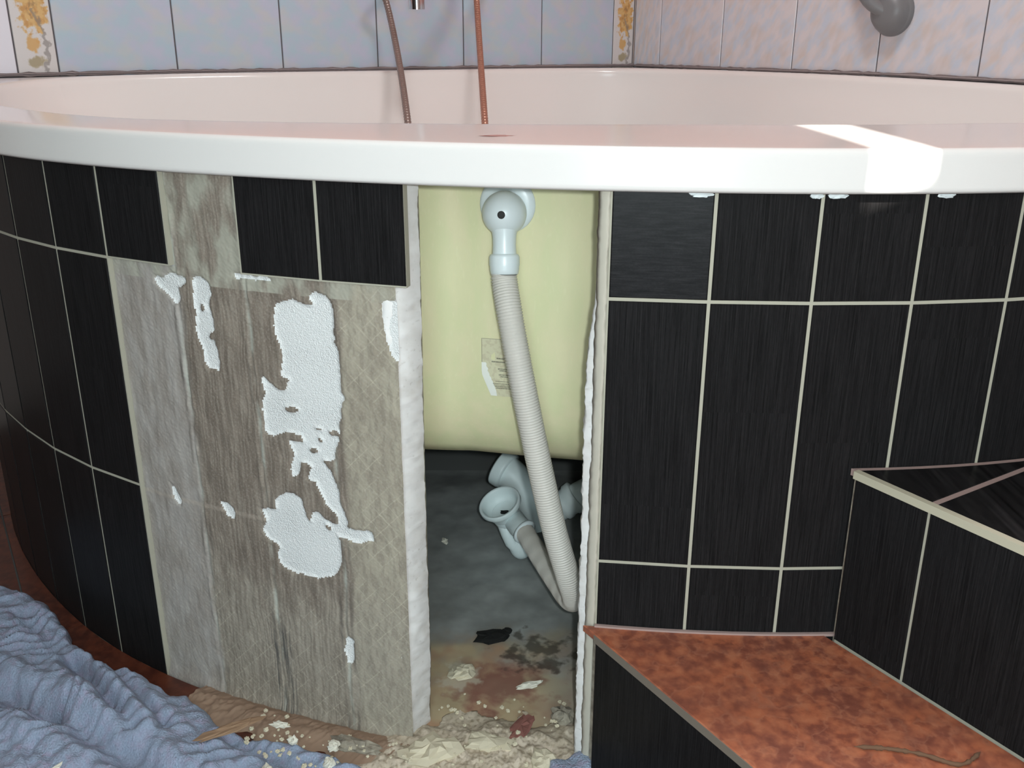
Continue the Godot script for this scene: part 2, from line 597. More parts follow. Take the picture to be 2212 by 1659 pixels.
func adhesive_colour(x: int, y: int) -> Color:
	# tile adhesive left on the wall: 0.2 to 0.6 m along the front, 0.70 m high; the tiles' ribbed backs have printed a lattice into it
	var s := 0.2 + 0.4 * x / 640.0
	var h := 0.70 * (1.0 - y / 1024.0)
	var f := na.get_noise_2d(s * 26.0, h * 12.0)
	var g := nc.get_noise_2d(s * 120.0, h * 34.0)
	var k := nc.get_noise_2d(s * 300.0 + 11.0, h * 300.0)
	var wob := nb.get_noise_2d(h * 7.0, 3.0) * 0.006
	# each column of lost tiles left its own coat: smooth grey, scraped brown, brown, pale grey-green
	var left := smoothstep(0.308, 0.296, s + wob)
	var right := smoothstep(0.506, 0.516, s + wob)
	var c := rgb(140, 128, 116).lerp(rgb(122, 110, 99), clampf(0.5 + f * 1.6, 0, 1))
	c = c.lerp(rgb(172, 166, 161).lerp(rgb(158, 150, 143), clampf(0.5 + f * 1.4, 0, 1)), left)
	c = c.lerp(rgb(172, 164, 147).lerp(rgb(154, 145, 130), clampf(0.4 + f * 1.0, 0, 1)), right)
	# lower down the coat is paler and keeps the lattice everywhere
	var low := smoothstep(0.24, 0.15, h + f * 0.05)
	c = c.lerp(rgb(164, 156, 142), low * 0.6 * (1.0 - left))
	c = c.lerp(rgb(112, 102, 92), clampf(-g * 0.9, 0, 0.22) * (1.0 - 0.6 * left))
	c = c.lerp(rgb(182, 176, 166), clampf(k * 0.7, 0, 0.35))
	# scraper strokes down the brown columns
	var sc := nc.get_noise_2d((s + wob * 0.5 + f * 0.004) * 210.0, h * 9.0) * (1.0 - right) * (0.3 + 0.7 * (1.0 - left))
	c = c.lerp(rgb(176, 168, 156), clampf(sc * 0.9, 0, 0.3)).lerp(rgb(92, 84, 76), clampf(-sc * 0.8, 0, 0.25))
	# lattice of thin light lines
	var show := maxf(maxf(right, low * 0.8), left * 0.35) * clampf(0.55 + nb.get_noise_2d(s * 16.0, h * 14.0 + 30.0) * 1.6, 0, 1)
	for q in [1.0, -1.0]:
		if q > 0 and left > 0.5:
			show *= 0.4
		var t := fposmod((s * q + h * 0.98) / 0.0225 + g * 0.06, 1.0)
		c = c.lerp(rgb(206, 198, 178), (1.0 - clampf(absf(t - 0.5) / 0.05, 0, 1)) * show * 0.55)
	# streaks along the old joints
	for jt in [0.3, 0.4, 0.5]:
		var w := absf(s - jt + nb.get_noise_2d(h * 6.0, jt * 40.0) * 0.004)
		var st := clampf(1.0 - w / 0.004, 0, 1) * clampf(0.4 + 1.1 * nc.get_noise_2d(h * 14.0, jt * 90.0), 0, 1)
		c = c.lerp(rgb(192, 196, 186), clampf(st, 0, 0.75))
		var d := clampf(1.0 - absf(w - 0.007) / 0.003, 0, 1) * clampf(0.3 + nb.get_noise_2d(h * 10.0 + 5.0, jt * 70.0) * 2.0, 0, 1)
		c = c.lerp(rgb(92, 86, 80), d * 0.55)
	# dark gouges near the floor beside the middle joint
	var gouge := clampf(nc.get_noise_2d(s * 380.0, h * 9.0 + 40.0) * 3.0, 0, 1) * smoothstep(0.022, 0.008, absf(s - 0.402)) * smoothstep(0.17, 0.12, h)
	c = c.lerp(rgb(78, 76, 74), gouge * 0.8)
	# level joint of the lost rows, and cement skin under the upper tiles
	c = c.lerp(rgb(186, 172, 158), smoothstep(0.004, 0.001, absf(h - 0.290 + wob * 0.4)) * 0.4 * (1.0 - right))
	if h > 0.572:
		c = c.lerp(rgb(176, 174, 160), clampf(0.45 + f * 1.5, 0, 0.85))
	return c

func decor_colour(x: int, y: int) -> Color:
	var u := x / 160.0
	var v := 1.0 - y / 512.0
	var c := rgb(214, 208, 206)
	var warp := nb.get_noise_2d(u * 4.0, v * 9.0)
	var big := Vector2((u - 0.58) / 0.36, (v - 0.76) / 0.30).length() + warp * 0.6
	var ochre := rgb(216, 172, 104).lerp(rgb(196, 140, 72), clampf(na.get_noise_2d(u * 5.0, v * 9.0) * 1.6 + 0.4, 0, 1))
	c = c.lerp(ochre, smoothstep(1.15, 0.8, big) * 0.9)
	c = c.lerp(rgb(150, 116, 76), smoothstep(0.45, 0.1, big) * clampf(0.5 + nb.get_noise_2d(u * 9.0, v * 9.0) * 2.0, 0, 0.6))
	var bud := Vector2((u - 0.45) / 0.17, (v - 0.34) / 0.085).length() + warp * 0.5
	c = c.lerp(rgb(210, 160, 92), smoothstep(1.2, 0.7, bud) * 0.85)
	var leaf := Vector2((u - 0.48) / 0.24, (v - 0.15) / 0.06).length() + warp * 0.6
	c = c.lerp(rgb(160, 144, 108), smoothstep(1.2, 0.6, leaf) * 0.8)
	var stem := absf(u - 0.64 - 0.16 * sin(v * 5.0) + warp * 0.12)
	if v < 0.72:
		c = c.lerp(rgb(130, 122, 118), smoothstep(0.08, 0.02, stem) * 0.6)
	return c

func sticker_colour(x: int, y: int) -> Color:
	# a worn label: bars and rows of small print that have run; paper torn white on its lower left
	var u := x / 256.0
	var v := y / 512.0
	var c := rgb(214, 208, 178)
	c = c.lerp(rgb(200, 188, 160), clampf(na.get_noise_2d(u * 5.0, v * 9.0) * 2.0, 0, 0.6))
	if x < 5 or y < 5:
		c = rgb(168, 160, 136)
	var ink := 0.0
	for row in [[0.34, 0.022, 0.42, 0.75], [0.40, 0.018, 0.28, 0.85], [0.52, 0.016, 0.46, 0.9], [0.55, 0.016, 0.5, 0.9], [0.62, 0.016, 0.48, 0.9], [0.65, 0.014, 0.52, 0.9],
			[0.735, 0.010, 0.36, 0.95], [0.775, 0.012, 0.26, 0.95], [0.80, 0.008, 0.28, 0.95], [0.825, 0.012, 0.3, 0.95], [0.855, 0.016, 0.34, 0.95]]:
		if absf(v - row[0]) < row[1] * 0.6 and u > row[2] and u < row[3]:
			ink = maxf(ink, 0.45 + 0.5 * nc.get_noise_2d(x * 0.12, y * 0.06))
	if u < 0.12 + 0.2 * clampf((v - 0.42) * 2.2, 0, 1) + 0.03 * nb.get_noise_2d(x * 0.03, y * 0.03) and v > 0.42:
		c = rgb(240, 240, 232)
	return c.lerp(rgb(62, 60, 52), clampf(ink, 0, 0.85))

func floor_colour(x: int, y: int) -> Color:
	# the bare slab under the bath, x from -0.45 to 0.45 and z from -1.80 to -0.90: grey cement inside, tan bedding and old adhesive near the opening, a few stains
	var px := -0.45 + 0.9 * x / 900.0
	var pz := -1.80 + 0.9 * y / 900.0
	var f := na.get_noise_2d(px * 9.0, pz * 9.0)
	var g := nc.get_noise_2d(px * 30.0, pz * 30.0)
	var c := rgb(164, 166, 164).lerp(rgb(134, 136, 134), clampf(0.5 + f * 0.9 + g * 0.3, 0, 1))
	var near := smoothstep(-1.24, -1.10, pz + f * 0.10 + px * 0.25 * 0.3)
	var tan_c := rgb(180, 146, 118).lerp(rgb(192, 172, 140), clampf(0.5 + nb.get_noise_2d(px * 12.0, pz * 12.0) * 2.0, 0, 1))
	c = c.lerp(tan_c, near * clampf(1.0 - (px - 0.02) * 8.0, 0.35, 1.0))
	var red := Vector2((px + 0.018) / 0.06, (pz + 1.085) / 0.055).length() + g * 0.8 + f * 0.4
	c = c.lerp(rgb(132, 82, 74), clampf((1.15 - red) * 1.0, 0, 0.65))
	var red_low := Vector2((px - 0.005 - (pz + 0.98) * 0.6) / 0.022, (pz + 0.985) / 0.05).length() + g * 0.8
	c = c.lerp(rgb(138, 92, 80), clampf((1.0 - red_low) * 1.4, 0, 0.7))
	var dark := Vector2((px - 0.045) / 0.06, (pz + 1.165) / 0.035).length() + g * 1.6 + f
	c = c.lerp(rgb(52, 46, 38), clampf((1.0 - dark) * 0.9, 0, 0.6))
	var pale := Vector2((px + 0.072) / 0.03, (pz + 1.10) / 0.03).length() + g * 1.2
	c = c.lerp(rgb(210, 206, 186), clampf((1.0 - pale) * 1.5, 0, 0.7))
	return c


# ------------------------------------------------------------------ room
func build_room():
	# floor slab with the marbled tiles round the bath
	var fl := thing("floor", R(1.6, 1.6), "bare grey cement slab under the bath with brown marbled tiles around it", "floor", "", "structure")
	var st := stn()
	rbox(st, -0.1, ROOM_A + 0.1, -0.1, ROOM_B + 0.1, -0.12, -0.012)
	part("slab", done(st), mat(rgb(132, 134, 132), 0.95), fl)
	part("screed", gridm(60, 60, func(i: int, j: int):
		var x := -0.45 + 0.9 * i / 60.0
		var z := -1.80 + 0.9 * j / 60.0
		var edge := smoothstep(0.0, 0.12, minf(minf(i, 60 - i), minf(j, 60 - j)) / 60.0)
		return Vector3(x, -0.012 + edge * (0.011 + 0.003 * na.get_noise_2d(x * 16.0, z * 16.0) + 0.0008 * nc.get_noise_2d(x * 60.0, z * 60.0)), z)), M.floor, fl)
	var foot := footprint(0.0)
	for ia in 8:
		for ib in 8:
			var a := 0.05 + ia * 0.45
			var b := 0.05 + ib * 0.45
			var sq := PackedVector2Array()
			for q in [[a, b], [a + 0.447, b], [a + 0.447, b + 0.447], [a, b + 0.447]]:
				var v := R(minf(q[0], ROOM_A), minf(q[1], ROOM_B))
				sq.append(Vector2(v.x, v.z))
			for piece in Geometry2D.clip_polygons(sq, foot):
				if piece.size() < 3 or Geometry2D.is_polygon_clockwise(piece):
					continue
				var s2 := stn()
				prism(s2, piece, -0.012, 0.0)
				part("tile", done(s2), M.marble_floor, fl)
	org = R(1.6, 1.6, ROOM_H)
	st = stn()
	rbox(st, -0.1, ROOM_A + 0.1, -0.1, ROOM_B + 0.1, ROOM_H, ROOM_H + 0.1)
	solo("ceiling", done(st), M.ceiling, "plain off-white bathroom ceiling over the bath", "ceiling", "", "structure")
	# the two tiled walls behind the bath
	var wl := thing("wall_left", R(1.6, 0), "wall left of the corner with blue-grey tiles and flower strips", "wall", "", "structure")
	st = stn()
	rbox(st, -0.1, ROOM_A + 0.1, -0.1, -0.008, -0.012, ROOM_H)
	part("masonry", done(st), M.wall_paint, wl)
	st = stn()
	rbox(st, 0.0, ROOM_A, -0.009, -0.0025, 0.70, 1.75)
	part("grout", done(st), M.wall_grout, wl)
	var cuts := [0.002, 0.0772]
	for k in 6:
		cuts.append(0.0772 + 0.2486 * (k + 1))
	cuts.append(1.6488)
	for k in 6:
		cuts.append(1.6488 + 0.2486 * (k + 1))
	var rows := [[0.757, 0.948], [0.948, 1.348], [1.348, 1.748]]
	for r in rows.size():
		for k in cuts.size() - 1:
			var w: float = cuts[k + 1] - cuts[k] - 0.003
			var mid: float = (cuts[k + 1] + cuts[k]) / 2
			var h: float = rows[r][1] - rows[r][0] - 0.003
			var m: Material = M.tile_blue if r == 0 else M.tile_pink
			var strip := k == 0 or k == 7
			if strip: m = M.decor
			elif k > 7 and r == 0: m = M.tile_white
			var t := put_tile(wl, "decor_tile" if strip else "tile", w, h, 0.008, R(mid, 0, (rows[r][0] + rows[r][1]) / 2), -LA, m, true)
			if strip: t.set_meta("label", "narrow strip tile with an ochre flower")
	var wr := thing("wall_right", R(0, 1.6), "wall right of the corner with pinkish mottled tiles", "wall", "", "structure")
	st = stn()
	rbox(st, -0.1, -0.008, -0.1, ROOM_B + 0.1, -0.012, ROOM_H)
	part("masonry", done(st), M.wall_paint, wr)
	st = stn()
	rbox(st, -0.009, -0.0025, 0.0, ROOM_B, 0.70, 1.75)
	part("grout", done(st), M.wall_grout, wr)
	cuts = [0.002, 0.1171]
	for k in 13:
		cuts.append(minf(0.1171 + 0.2486 * (k + 1), ROOM_B))
	for r in rows.size():
		for k in cuts.size() - 1:
			var w: float = cuts[k + 1] - cuts[k] - 0.003
			if w < 0.02: continue
			var mid: float = (cuts[k + 1] + cuts[k]) / 2
			put_tile(wr, "tile", w, rows[r][1] - rows[r][0] - 0.003, 0.008, R(0, mid, (rows[r][0] + rows[r][1]) / 2), LB, M.tile_rose if r == 0 else M.tile_pink, true)
	# the two walls behind the camera; the second has the frosted window and the narrow vent window
	org = R(ROOM_A, 1.6)
	st = stn()
	rbox(st, ROOM_A, ROOM_A + 0.1, -0.1, ROOM_B + 0.1, -0.012, ROOM_H)
	solo("wall_front", done(st), M.dark_wall, "plain dark brown wall opposite the right tiled wall", "wall", "", "structure")
	org = R(1.6, ROOM_B)
	st = stn()
	var b0 := ROOM_B
	var b1 := ROOM_B + 0.04
	var va0 := 1.890
	var va1 := 1.967
	var vy0 := 1.917
	var vy1 := 2.150
	var wa0 := 2.08
	var wa1 := 3.02
	var wy0 := 0.15
	var wy1 := 2.1
	rbox(st, -0.1, va0, b0, b1, -0.012, ROOM_H)
	rbox(st, va0, va1, b0, b1, -0.012, vy0)
	rbox(st, va0, va1, b0, b1, vy1, ROOM_H)
	rbox(st, va1, wa0, b0, b1, -0.012, ROOM_H)
	rbox(st, wa0, wa1, b0, b1, -0.012, wy0)
	rbox(st, wa0, wa1, b0, b1, wy1, ROOM_H)
	rbox(st, wa1, ROOM_A + 0.1, b0, b1, -0.012, ROOM_H)
	solo("wall_back", done(st), M.wall_paint, "plain pale pink wall with the frosted glass door, behind the camera", "wall", "", "structure")
	var wn := thing("door_1", R(2.55, ROOM_B), "white door with a frosted glass pane behind the camera", "door", "", "structure")
	st = stn()
	rbox(st, wa0, wa1, b0 + 0.02, b0 + 0.03, wy0, wy1)
	part("pane", done(st), M.glow, wn)
	st = stn()
	rbox(st, wa0, wa0 + 0.04, b0 - 0.01, b0 + 0.018, wy0, wy1)
	rbox(st, wa1 - 0.04, wa1, b0 - 0.01, b0 + 0.018, wy0, wy1)
	rbox(st, wa0 + 0.04, wa1 - 0.04, b0 - 0.01, b0 + 0.018, wy0, wy0 + 0.04)
	rbox(st, wa0 + 0.04, wa1 - 0.04, b0 - 0.01, b0 + 0.018, wy1 - 0.04, wy1)
	part("door_frame", done(st), M.frame, wn)
	var cl := thing("ceiling_lamp", R(0.95, 1.25, ROOM_H), "small square white ceiling lamp above the bath", "lamp")
	st = stn()
	rbox(st, 0.78, 1.12, 1.08, 1.42, ROOM_H - 0.05, ROOM_H)
	part("housing", done(st), M.frame, cl)
	st = stn()
	rbox(st, 0.80, 1.10, 1.10, 1.40, ROOM_H - 0.062, ROOM_H - 0.05)
	part("diffuser", done(st), M.lamp_glow, cl)
	# mouldy sealant where the bath meets the walls
	for side in 2:
		var pts := []
		for k in 121:
			var t := lerpf(0.0, 1.70 if side == 0 else 1.64, k / 120.0)
			pts.append((R(t, 0.004) if side == 0 else R(0.004, t)) + Vector3(0, rim_top(R(t, 0) if side == 0 else R(0, t)) + 0.0015, 0))
		org = pts[60]
		var mesh := tube(pts, func(t: float): return 0.0045 * (1.0 + 0.8 * nc.get_noise_2d(t * 60.0, side * 9.0)), 8)
		solo("trim_%d" % (side + 1), mesh, M.mould, ["dark mouldy sealant line between bath rim and blue-grey tiles", "brownish dirty sealant line between bath rim and pinkish tiles"][side], "sealant", "", "structure")

func rim_top(p: Vector3) -> float:
	return 0.7445 + 0.018 * smoothstep(1.3, 2.3, -p.z)


# ------------------------------------------------------------------ bath
func rim_width(s: float) -> float:
	if s < 0.2: return 0.06
	if s < 0.6: return lerpf(0.06, 0.142, (s - 0.2) / 0.4)
	if s < 0.9: return lerpf(0.142, 0.19, (s - 0.6) / 0.3)
	return lerpf(0.19, 0.12, clampf((s - 1.3) / 0.5, 0, 1))

func build_bath():
	var c := Vector3(0.05, 0, -1.75)
	var bath := thing("bathtub", Vector3(c.x, 0.30, c.z), "large white acrylic corner bath with a curved front rim", "bathtub")
	# outer contour of the rim, and the contour of the basin's edge
	var outer := []
	var inner := []
	for k in 161:
		var s := lerpf(S_MIN, S_MAX, k / 160.0)
		outer.append(P(s, 0, 0.015))
		inner.append(P(s, 0, -rim_width(s)))
	for k in 60:
		outer.append(R(0.002, lerpf(1.6527, 0.002, (k + 1) / 60.0)))
	for k in 60:
		outer.append(R(lerpf(0.002, 1.7228, (k + 1) / 60.0), 0.002))
	var e := []
	for q in inner: e.append(Vector2(q.x, q.z))
	for q in [R(0.10, 1.50), R(0.10, 0.10), R(1.55, 0.10)]: e.append(Vector2(q.x, q.z))
	var rad := PackedFloat64Array()
	var c2 := Vector2(c.x, c.z)
	for k in 720:
		var d := Vector2.from_angle(TAU * k / 720.0)
		var far := 0.3
		for j in e.size():
			var hit = Geometry2D.segment_intersects_segment(c2, c2 + d * 4.0, e[j], e[(j + 1) % e.size()])
			if hit != null:
				far = maxf(far, c2.distance_to(hit))
		rad.append(far)
	var soft := PackedFloat64Array()
	for k in 720:
		var sum := 0.0
		var wt := 0.0
		# ease the basin's corners; keep the front edge where it is
		var ang := TAU * k / 720.0
		var frontness := smoothstep(0.0, 0.5, sin(ang))
		var reach := int(lerpf(48.0, 8.0, frontness))
		for j in range(-reach, reach + 1):
			var w := 1.0 - absf(j) / (reach + 1.0)
			sum += rad[(k + j + 720) % 720] * w
			wt += w
		soft.append(sum / wt)
	var n := outer.size()
	var ring := []   # per contour point: outer, inner, unit towards the middle
	for k in n + 1:
		var q: Vector3 = outer[k % n]
		var a := fposmod(atan2(q.z - c.z, q.x - c.x), TAU) / TAU * 720.0
		var r := lerpf(soft[int(a) % 720], soft[(int(a) + 1) % 720], a - int(a))
		var u := Vector3(q.x - c.x, 0, q.z - c.z)
		r = minf(r, u.length() - 0.03)
		ring.append([q, c + u.normalized() * r, -u.normalized()])
	# profile: [share of the way from outer to inner edge, inset beyond it, height, how far it follows the rim's rise]
	var prof := [[0.0, 0.0, -0.030, 0], [0.0, 0.004, -0.0285, 0]]
	prof = []
	prof.append([0.0, 0.030, RIM_LOW + 0.004, 0.0])
	prof.append([0.0, 0.006, RIM_LOW + 0.001, 0.0])
	prof.append([0.0, 0.002, RIM_LOW, 0.0])
	prof.append([0.0, 0.0, RIM_LOW + 0.003, 0.0])
	for k in 6:
		prof.append([0.0, 0.0, lerpf(RIM_LOW + 0.006, 0.7325, k / 5.0), k / 5.0])
	for k in 7:
		var a := PI / 2 * (k + 1) / 7.0
		prof.append([0.0, 0.007 * (1.0 - cos(a)), 0.7325 + 0.0075 * sin(a), 1.0])
	prof.append([0.10, 0.007, 0.7408, 1.0])
	prof.append([0.45, 0.004, 0.7425, 1.0])
	prof.append([0.92, 0.0, 0.7442, 1.0])
	prof.append([1.0, 0.0, 0.7445, 1.0])
	for k in 6:
		var a := PI / 2 * (k + 1) / 6.0
		prof.append([1.0, 0.016 * sin(a), 0.7445 - 0.016 * (1.0 - cos(a)), 1.0])
	for q in [[0.0185, 0.720], [0.025, 0.70], [0.045, 0.64], [0.065, 0.58], [0.085, 0.52], [0.108, 0.45], [0.15, 0.405], [0.20, 0.375], [0.28, 0.362], [0.40, 0.358]]:
		prof.append([1.0, q[0], q[1], 0.6])
	var mesh := gridm(n, prof.size(), func(i: int, j: int):
		var g = ring[i]
		if j == prof.size():
			return Vector3(c.x, 0.355, c.z)
		var p = prof[j]
		# the front wall of the basin draws back from the shell behind the opening
		var back := 0.055 * smoothstep(-1.7, -1.25, g[1].z) * smoothstep(0.735, 0.70, p[2]) if p[0] > 0.99 else 0.0
		var at: Vector3 = g[0].lerp(g[1], p[0]) + g[2] * (p[1] + back)
		at.y = p[2] + p[3] * (rim_top(g[0].lerp(g[1], p[0])) - 0.7445)
		return at, Vector2(8, 1), null, true)
	part("basin", mesh, M.acrylic, bath)
	# the raw fibreglass underside
	var under := [[-0.16, 0.725], [-0.185, 0.715], [-0.198, 0.70], [-0.20, 0.67], [-0.20, 0.60], [-0.2, 0.50], [-0.2, 0.43], [-0.201, 0.395], [-0.204, 0.368], [-0.211, 0.344], [-0.224, 0.319], [-0.245, 0.301], [-0.29, 0.290], [-0.40, 0.287]]
	var sh := part("fibreglass_shell", gridm(80, 14, func(i: int, j: int):
		if j == 14:
			return Vector3(c.x, 0.286, c.z)
		var s := lerpf(0.28, 1.35, i / 80.0)
		var q := P(s, under[j][1], under[j][0] + 0.2 - minf(0.2, rim_width(s) + 0.06))
		var w := nb.get_noise_2d(s * 6.0, under[j][1] * 9.0) * 0.003
		return q + Vector3(0, 0, w), Vector2(3, 1.2)), M.shell, bath)
	sh.set_meta("label", "pale yellow fibreglass underside")
	# a worn maker's label on the shell
	org = P(0.65, 0.44, -0.199)
	var lab := gridm(10, 14, func(i: int, j: int):
		var u := i / 10.0
		var v := j / 14.0
		var cut := maxf(0.0, (v - 0.62)) * maxf(0.0, 0.55 - u) * 0.065
		var ls := lerpf(0.622, 0.674, u) + cut
		var ly := lerpf(0.479, 0.403, v)
		return P(ls, ly, -0.2) + Vector3(0, 0, 0.0014 + nb.get_noise_2d(ls * 6.0, ly * 9.0) * 0.003))
	solo("barcode_label", lab, M.sticker, "worn paper label with dark print stuck on the yellow bath underside", "label")
	# a smudge of red and grey on the rim's edge
	org = P(0.70, 0.7425, -0.02)
	var sm := chip_mesh(Vector3(0.015, 0.0006, 0.007), 5)
	var o := solo("dirt_smudge", sm, mat(rgb(182, 138, 132), 0.8), "small reddish grey smear of dirt on the front rim", "dirt")
	o.position = P(0.6865, 0.742, -0.045)


# ------------------------------------------------------------------ the tiled fronts
func build_left_panel():
	var pn := thing("bath_surround", P(0.2, 0), "left bath front, half stripped of its black tiles down to mortar", "bath surround")
	var st := stn()
	slab(st, S_MIN, 0.571, -0.012, RIM_LOW + 0.004, -0.055, -0.0125)
	part("masonry", done(st), M.plaster, pn)
	st = stn()
	# flat behind each flat tile
	for k in range(-9, 2):
		slab(st, k * 0.1, k * 0.1 + 0.1, -0.01, RIM_LOW - 0.0005, -0.0124, -0.0012, 1.0)
	for k in [2, 4, 5]:
		slab(st, k * 0.1, k * 0.1 + (0.0985 if k == 5 else 0.1), GROUT_ONE, RIM_LOW - 0.0005, -0.0124, -0.0012, 1.0)
	part("grout", done(st), M.grout, pn)
	var cols := []
	for k in range(-9, 6):
		cols.append([k * 0.1, k * 0.1 + 0.1])
	var v := 0
	for c in cols:
		if absf(c[0] - 0.3) > 0.01:
			panel_tile(pn, c[0], c[1], GROUT_ONE, RIM_LOW + 0.002, M["black_%d" % (v % 4)])
		v += 1
		if c[1] < 0.21:
			panel_tile(pn, c[0], c[1], GROUT_TWO, GROUT_ONE, M["black_%d" % ((v + 1) % 4)])
			panel_tile(pn, c[0], c[1], -0.004, GROUT_TWO, M["black_%d" % ((v + 2) % 4)])
	# what the lost tiles left: adhesive, with bare white plaster where it came away too
	var bare := bare_patches()
	var nu := 226
	var nv := 412
	var s_of := func(i): return lerpf(0.2005, 0.583, float(i) / nu)
	var y_of := func(j): return lerpf(-0.008, 0.700, float(j) / nv)
	var white := PackedByteArray()
	white.resize((nu + 1) * (nv + 1))
	for i in nu + 1:
		for j in nv + 1:
			var s: float = s_of.call(i)
			var y: float = y_of.call(j)
			var q := Vector2(s + 0.0026 * nb.get_noise_2d(s * 95.0, y * 95.0), y + 0.0026 * nb.get_noise_2d(s * 95.0 + 70.0, y * 95.0))
			white[i * (nv + 1) + j] = 1 if is_bare(bare, q) else 0
	var soft := PackedFloat32Array()
	soft.resize(white.size())
	for i in nu + 1:
		for j in nv + 1:
			var sum := 0.0
			for di in [-1, 0, 1]:
				for dj in [-1, 0, 1]:
					sum += white[clampi(i + di, 0, nu) * (nv + 1) + clampi(j + dj, 0, nv)]
			soft[i * (nv + 1) + j] = sum / 9.0
	var shape := func(i: int, j: int):
		var s: float = s_of.call(i)
		var y: float = y_of.call(j)
		var off := -0.0078 + 0.0012 * nc.get_noise_2d(s * 50.0, y * 18.0) + 0.0007 * nc.get_noise_2d(s * 260.0, y * 260.0)
		for jt in [0.3, 0.4, 0.5]:
			var d := absf(s - jt + 0.003 * nb.get_noise_2d(y * 8.0, jt * 30.0))
			off += 0.0022 * exp(-pow((d - 0.004) / 0.0025, 2.0)) * clampf(0.15 + nc.get_noise_2d(y * 22.0, jt * 50.0 + (7.0 if s > jt else 0.0)) * 1.6, 0.0, 1.0) - 0.0012 * exp(-pow(d / 0.002, 2.0))
		off = lerpf(off, -0.0114 + 0.0005 * nc.get_noise_2d(s * 240.0, y * 240.0), soft[i * (nv + 1) + j])
		# the foot curls out over the floor's rubble
		return P(s, y, off + 0.006 * smoothstep(0.02, -0.008, y))
	var in_field := func(i: int, j: int):
		var s: float = s_of.call(i + 0.5)
		var y: float = y_of.call(j + 0.5)
		return y < GROUT_ONE - 0.0012 or (s > 0.3 and s < 0.4)
	var is_white := func(i: int, j: int):
		return soft[i * (nv + 1) + j] + soft[(i + 1) * (nv + 1) + j] + soft[i * (nv + 1) + j + 1] + soft[(i + 1) * (nv + 1) + j + 1] > 2.0
	var ad := part("adhesive", gridm(nu, nv, shape, Vector2(0.3825 / 0.4, 1.0), func(i: int, j: int): return in_field.call(i, j) and not is_white.call(i, j)), M.adhesive, pn)
	M.adhesive.uv1_scale = Vector3(1, -1, 1)
	ad.set_meta("label", "grey-brown tile adhesive with a lattice print")
	var br := part("bare_plaster", gridm(nu, nv, shape, Vector2.ONE, func(i: int, j: int): return in_field.call(i, j) and is_white.call(i, j)), M.bare, pn)
	br.set_meta("label", "white plaster showing where adhesive came off")
	# the rough white end of the wall at the opening
	var ends := [[0.566, -0.0125], [0.572, -0.0085], [0.577, -0.0085], [0.5795, -0.012], [0.584, -0.024], [0.588, -0.038], [0.592, -0.052], [0.591, -0.058], [0.570, -0.058]]
	var re := part("plaster_edge", gridm(220, 8, func(i: int, j: int):
		var y := lerpf(-0.01, 0.6985, i / 220.0)
		var q = ends[j]
		var k := 1.0 if j > 0 and j < 7 else 0.2
		var ds := k * (0.0026 * nc.get_noise_2d(y * 26.0, j * 0.4) + 0.0012 * nc.get_noise_2d(y * 140.0, j * 3.0))
		var wide := -0.010 * smoothstep(0.50, 0.56, y) * (1.0 if j < 3 else 0.0)
		if j < 4:
			ds += -0.0035 + 0.006 * nb.get_noise_2d(y * 9.0, 4.0)
		if y > 0.588 and j < 4:
			return P(q[0] + 0.004, y, minf(q[1], -0.0125))
		if j > 3 and j < 8:
			ds += 0.003 * smoothstep(0.3, 0.66, y) - 0.004 * smoothstep(0.10, 0.0, y)
		return P(q[0] + ds + wide * 0.3, y, q[1] + ds * 0.3)), M.plaster, pn)
	re.set_meta("label", "chipped white plaster end of the wall")

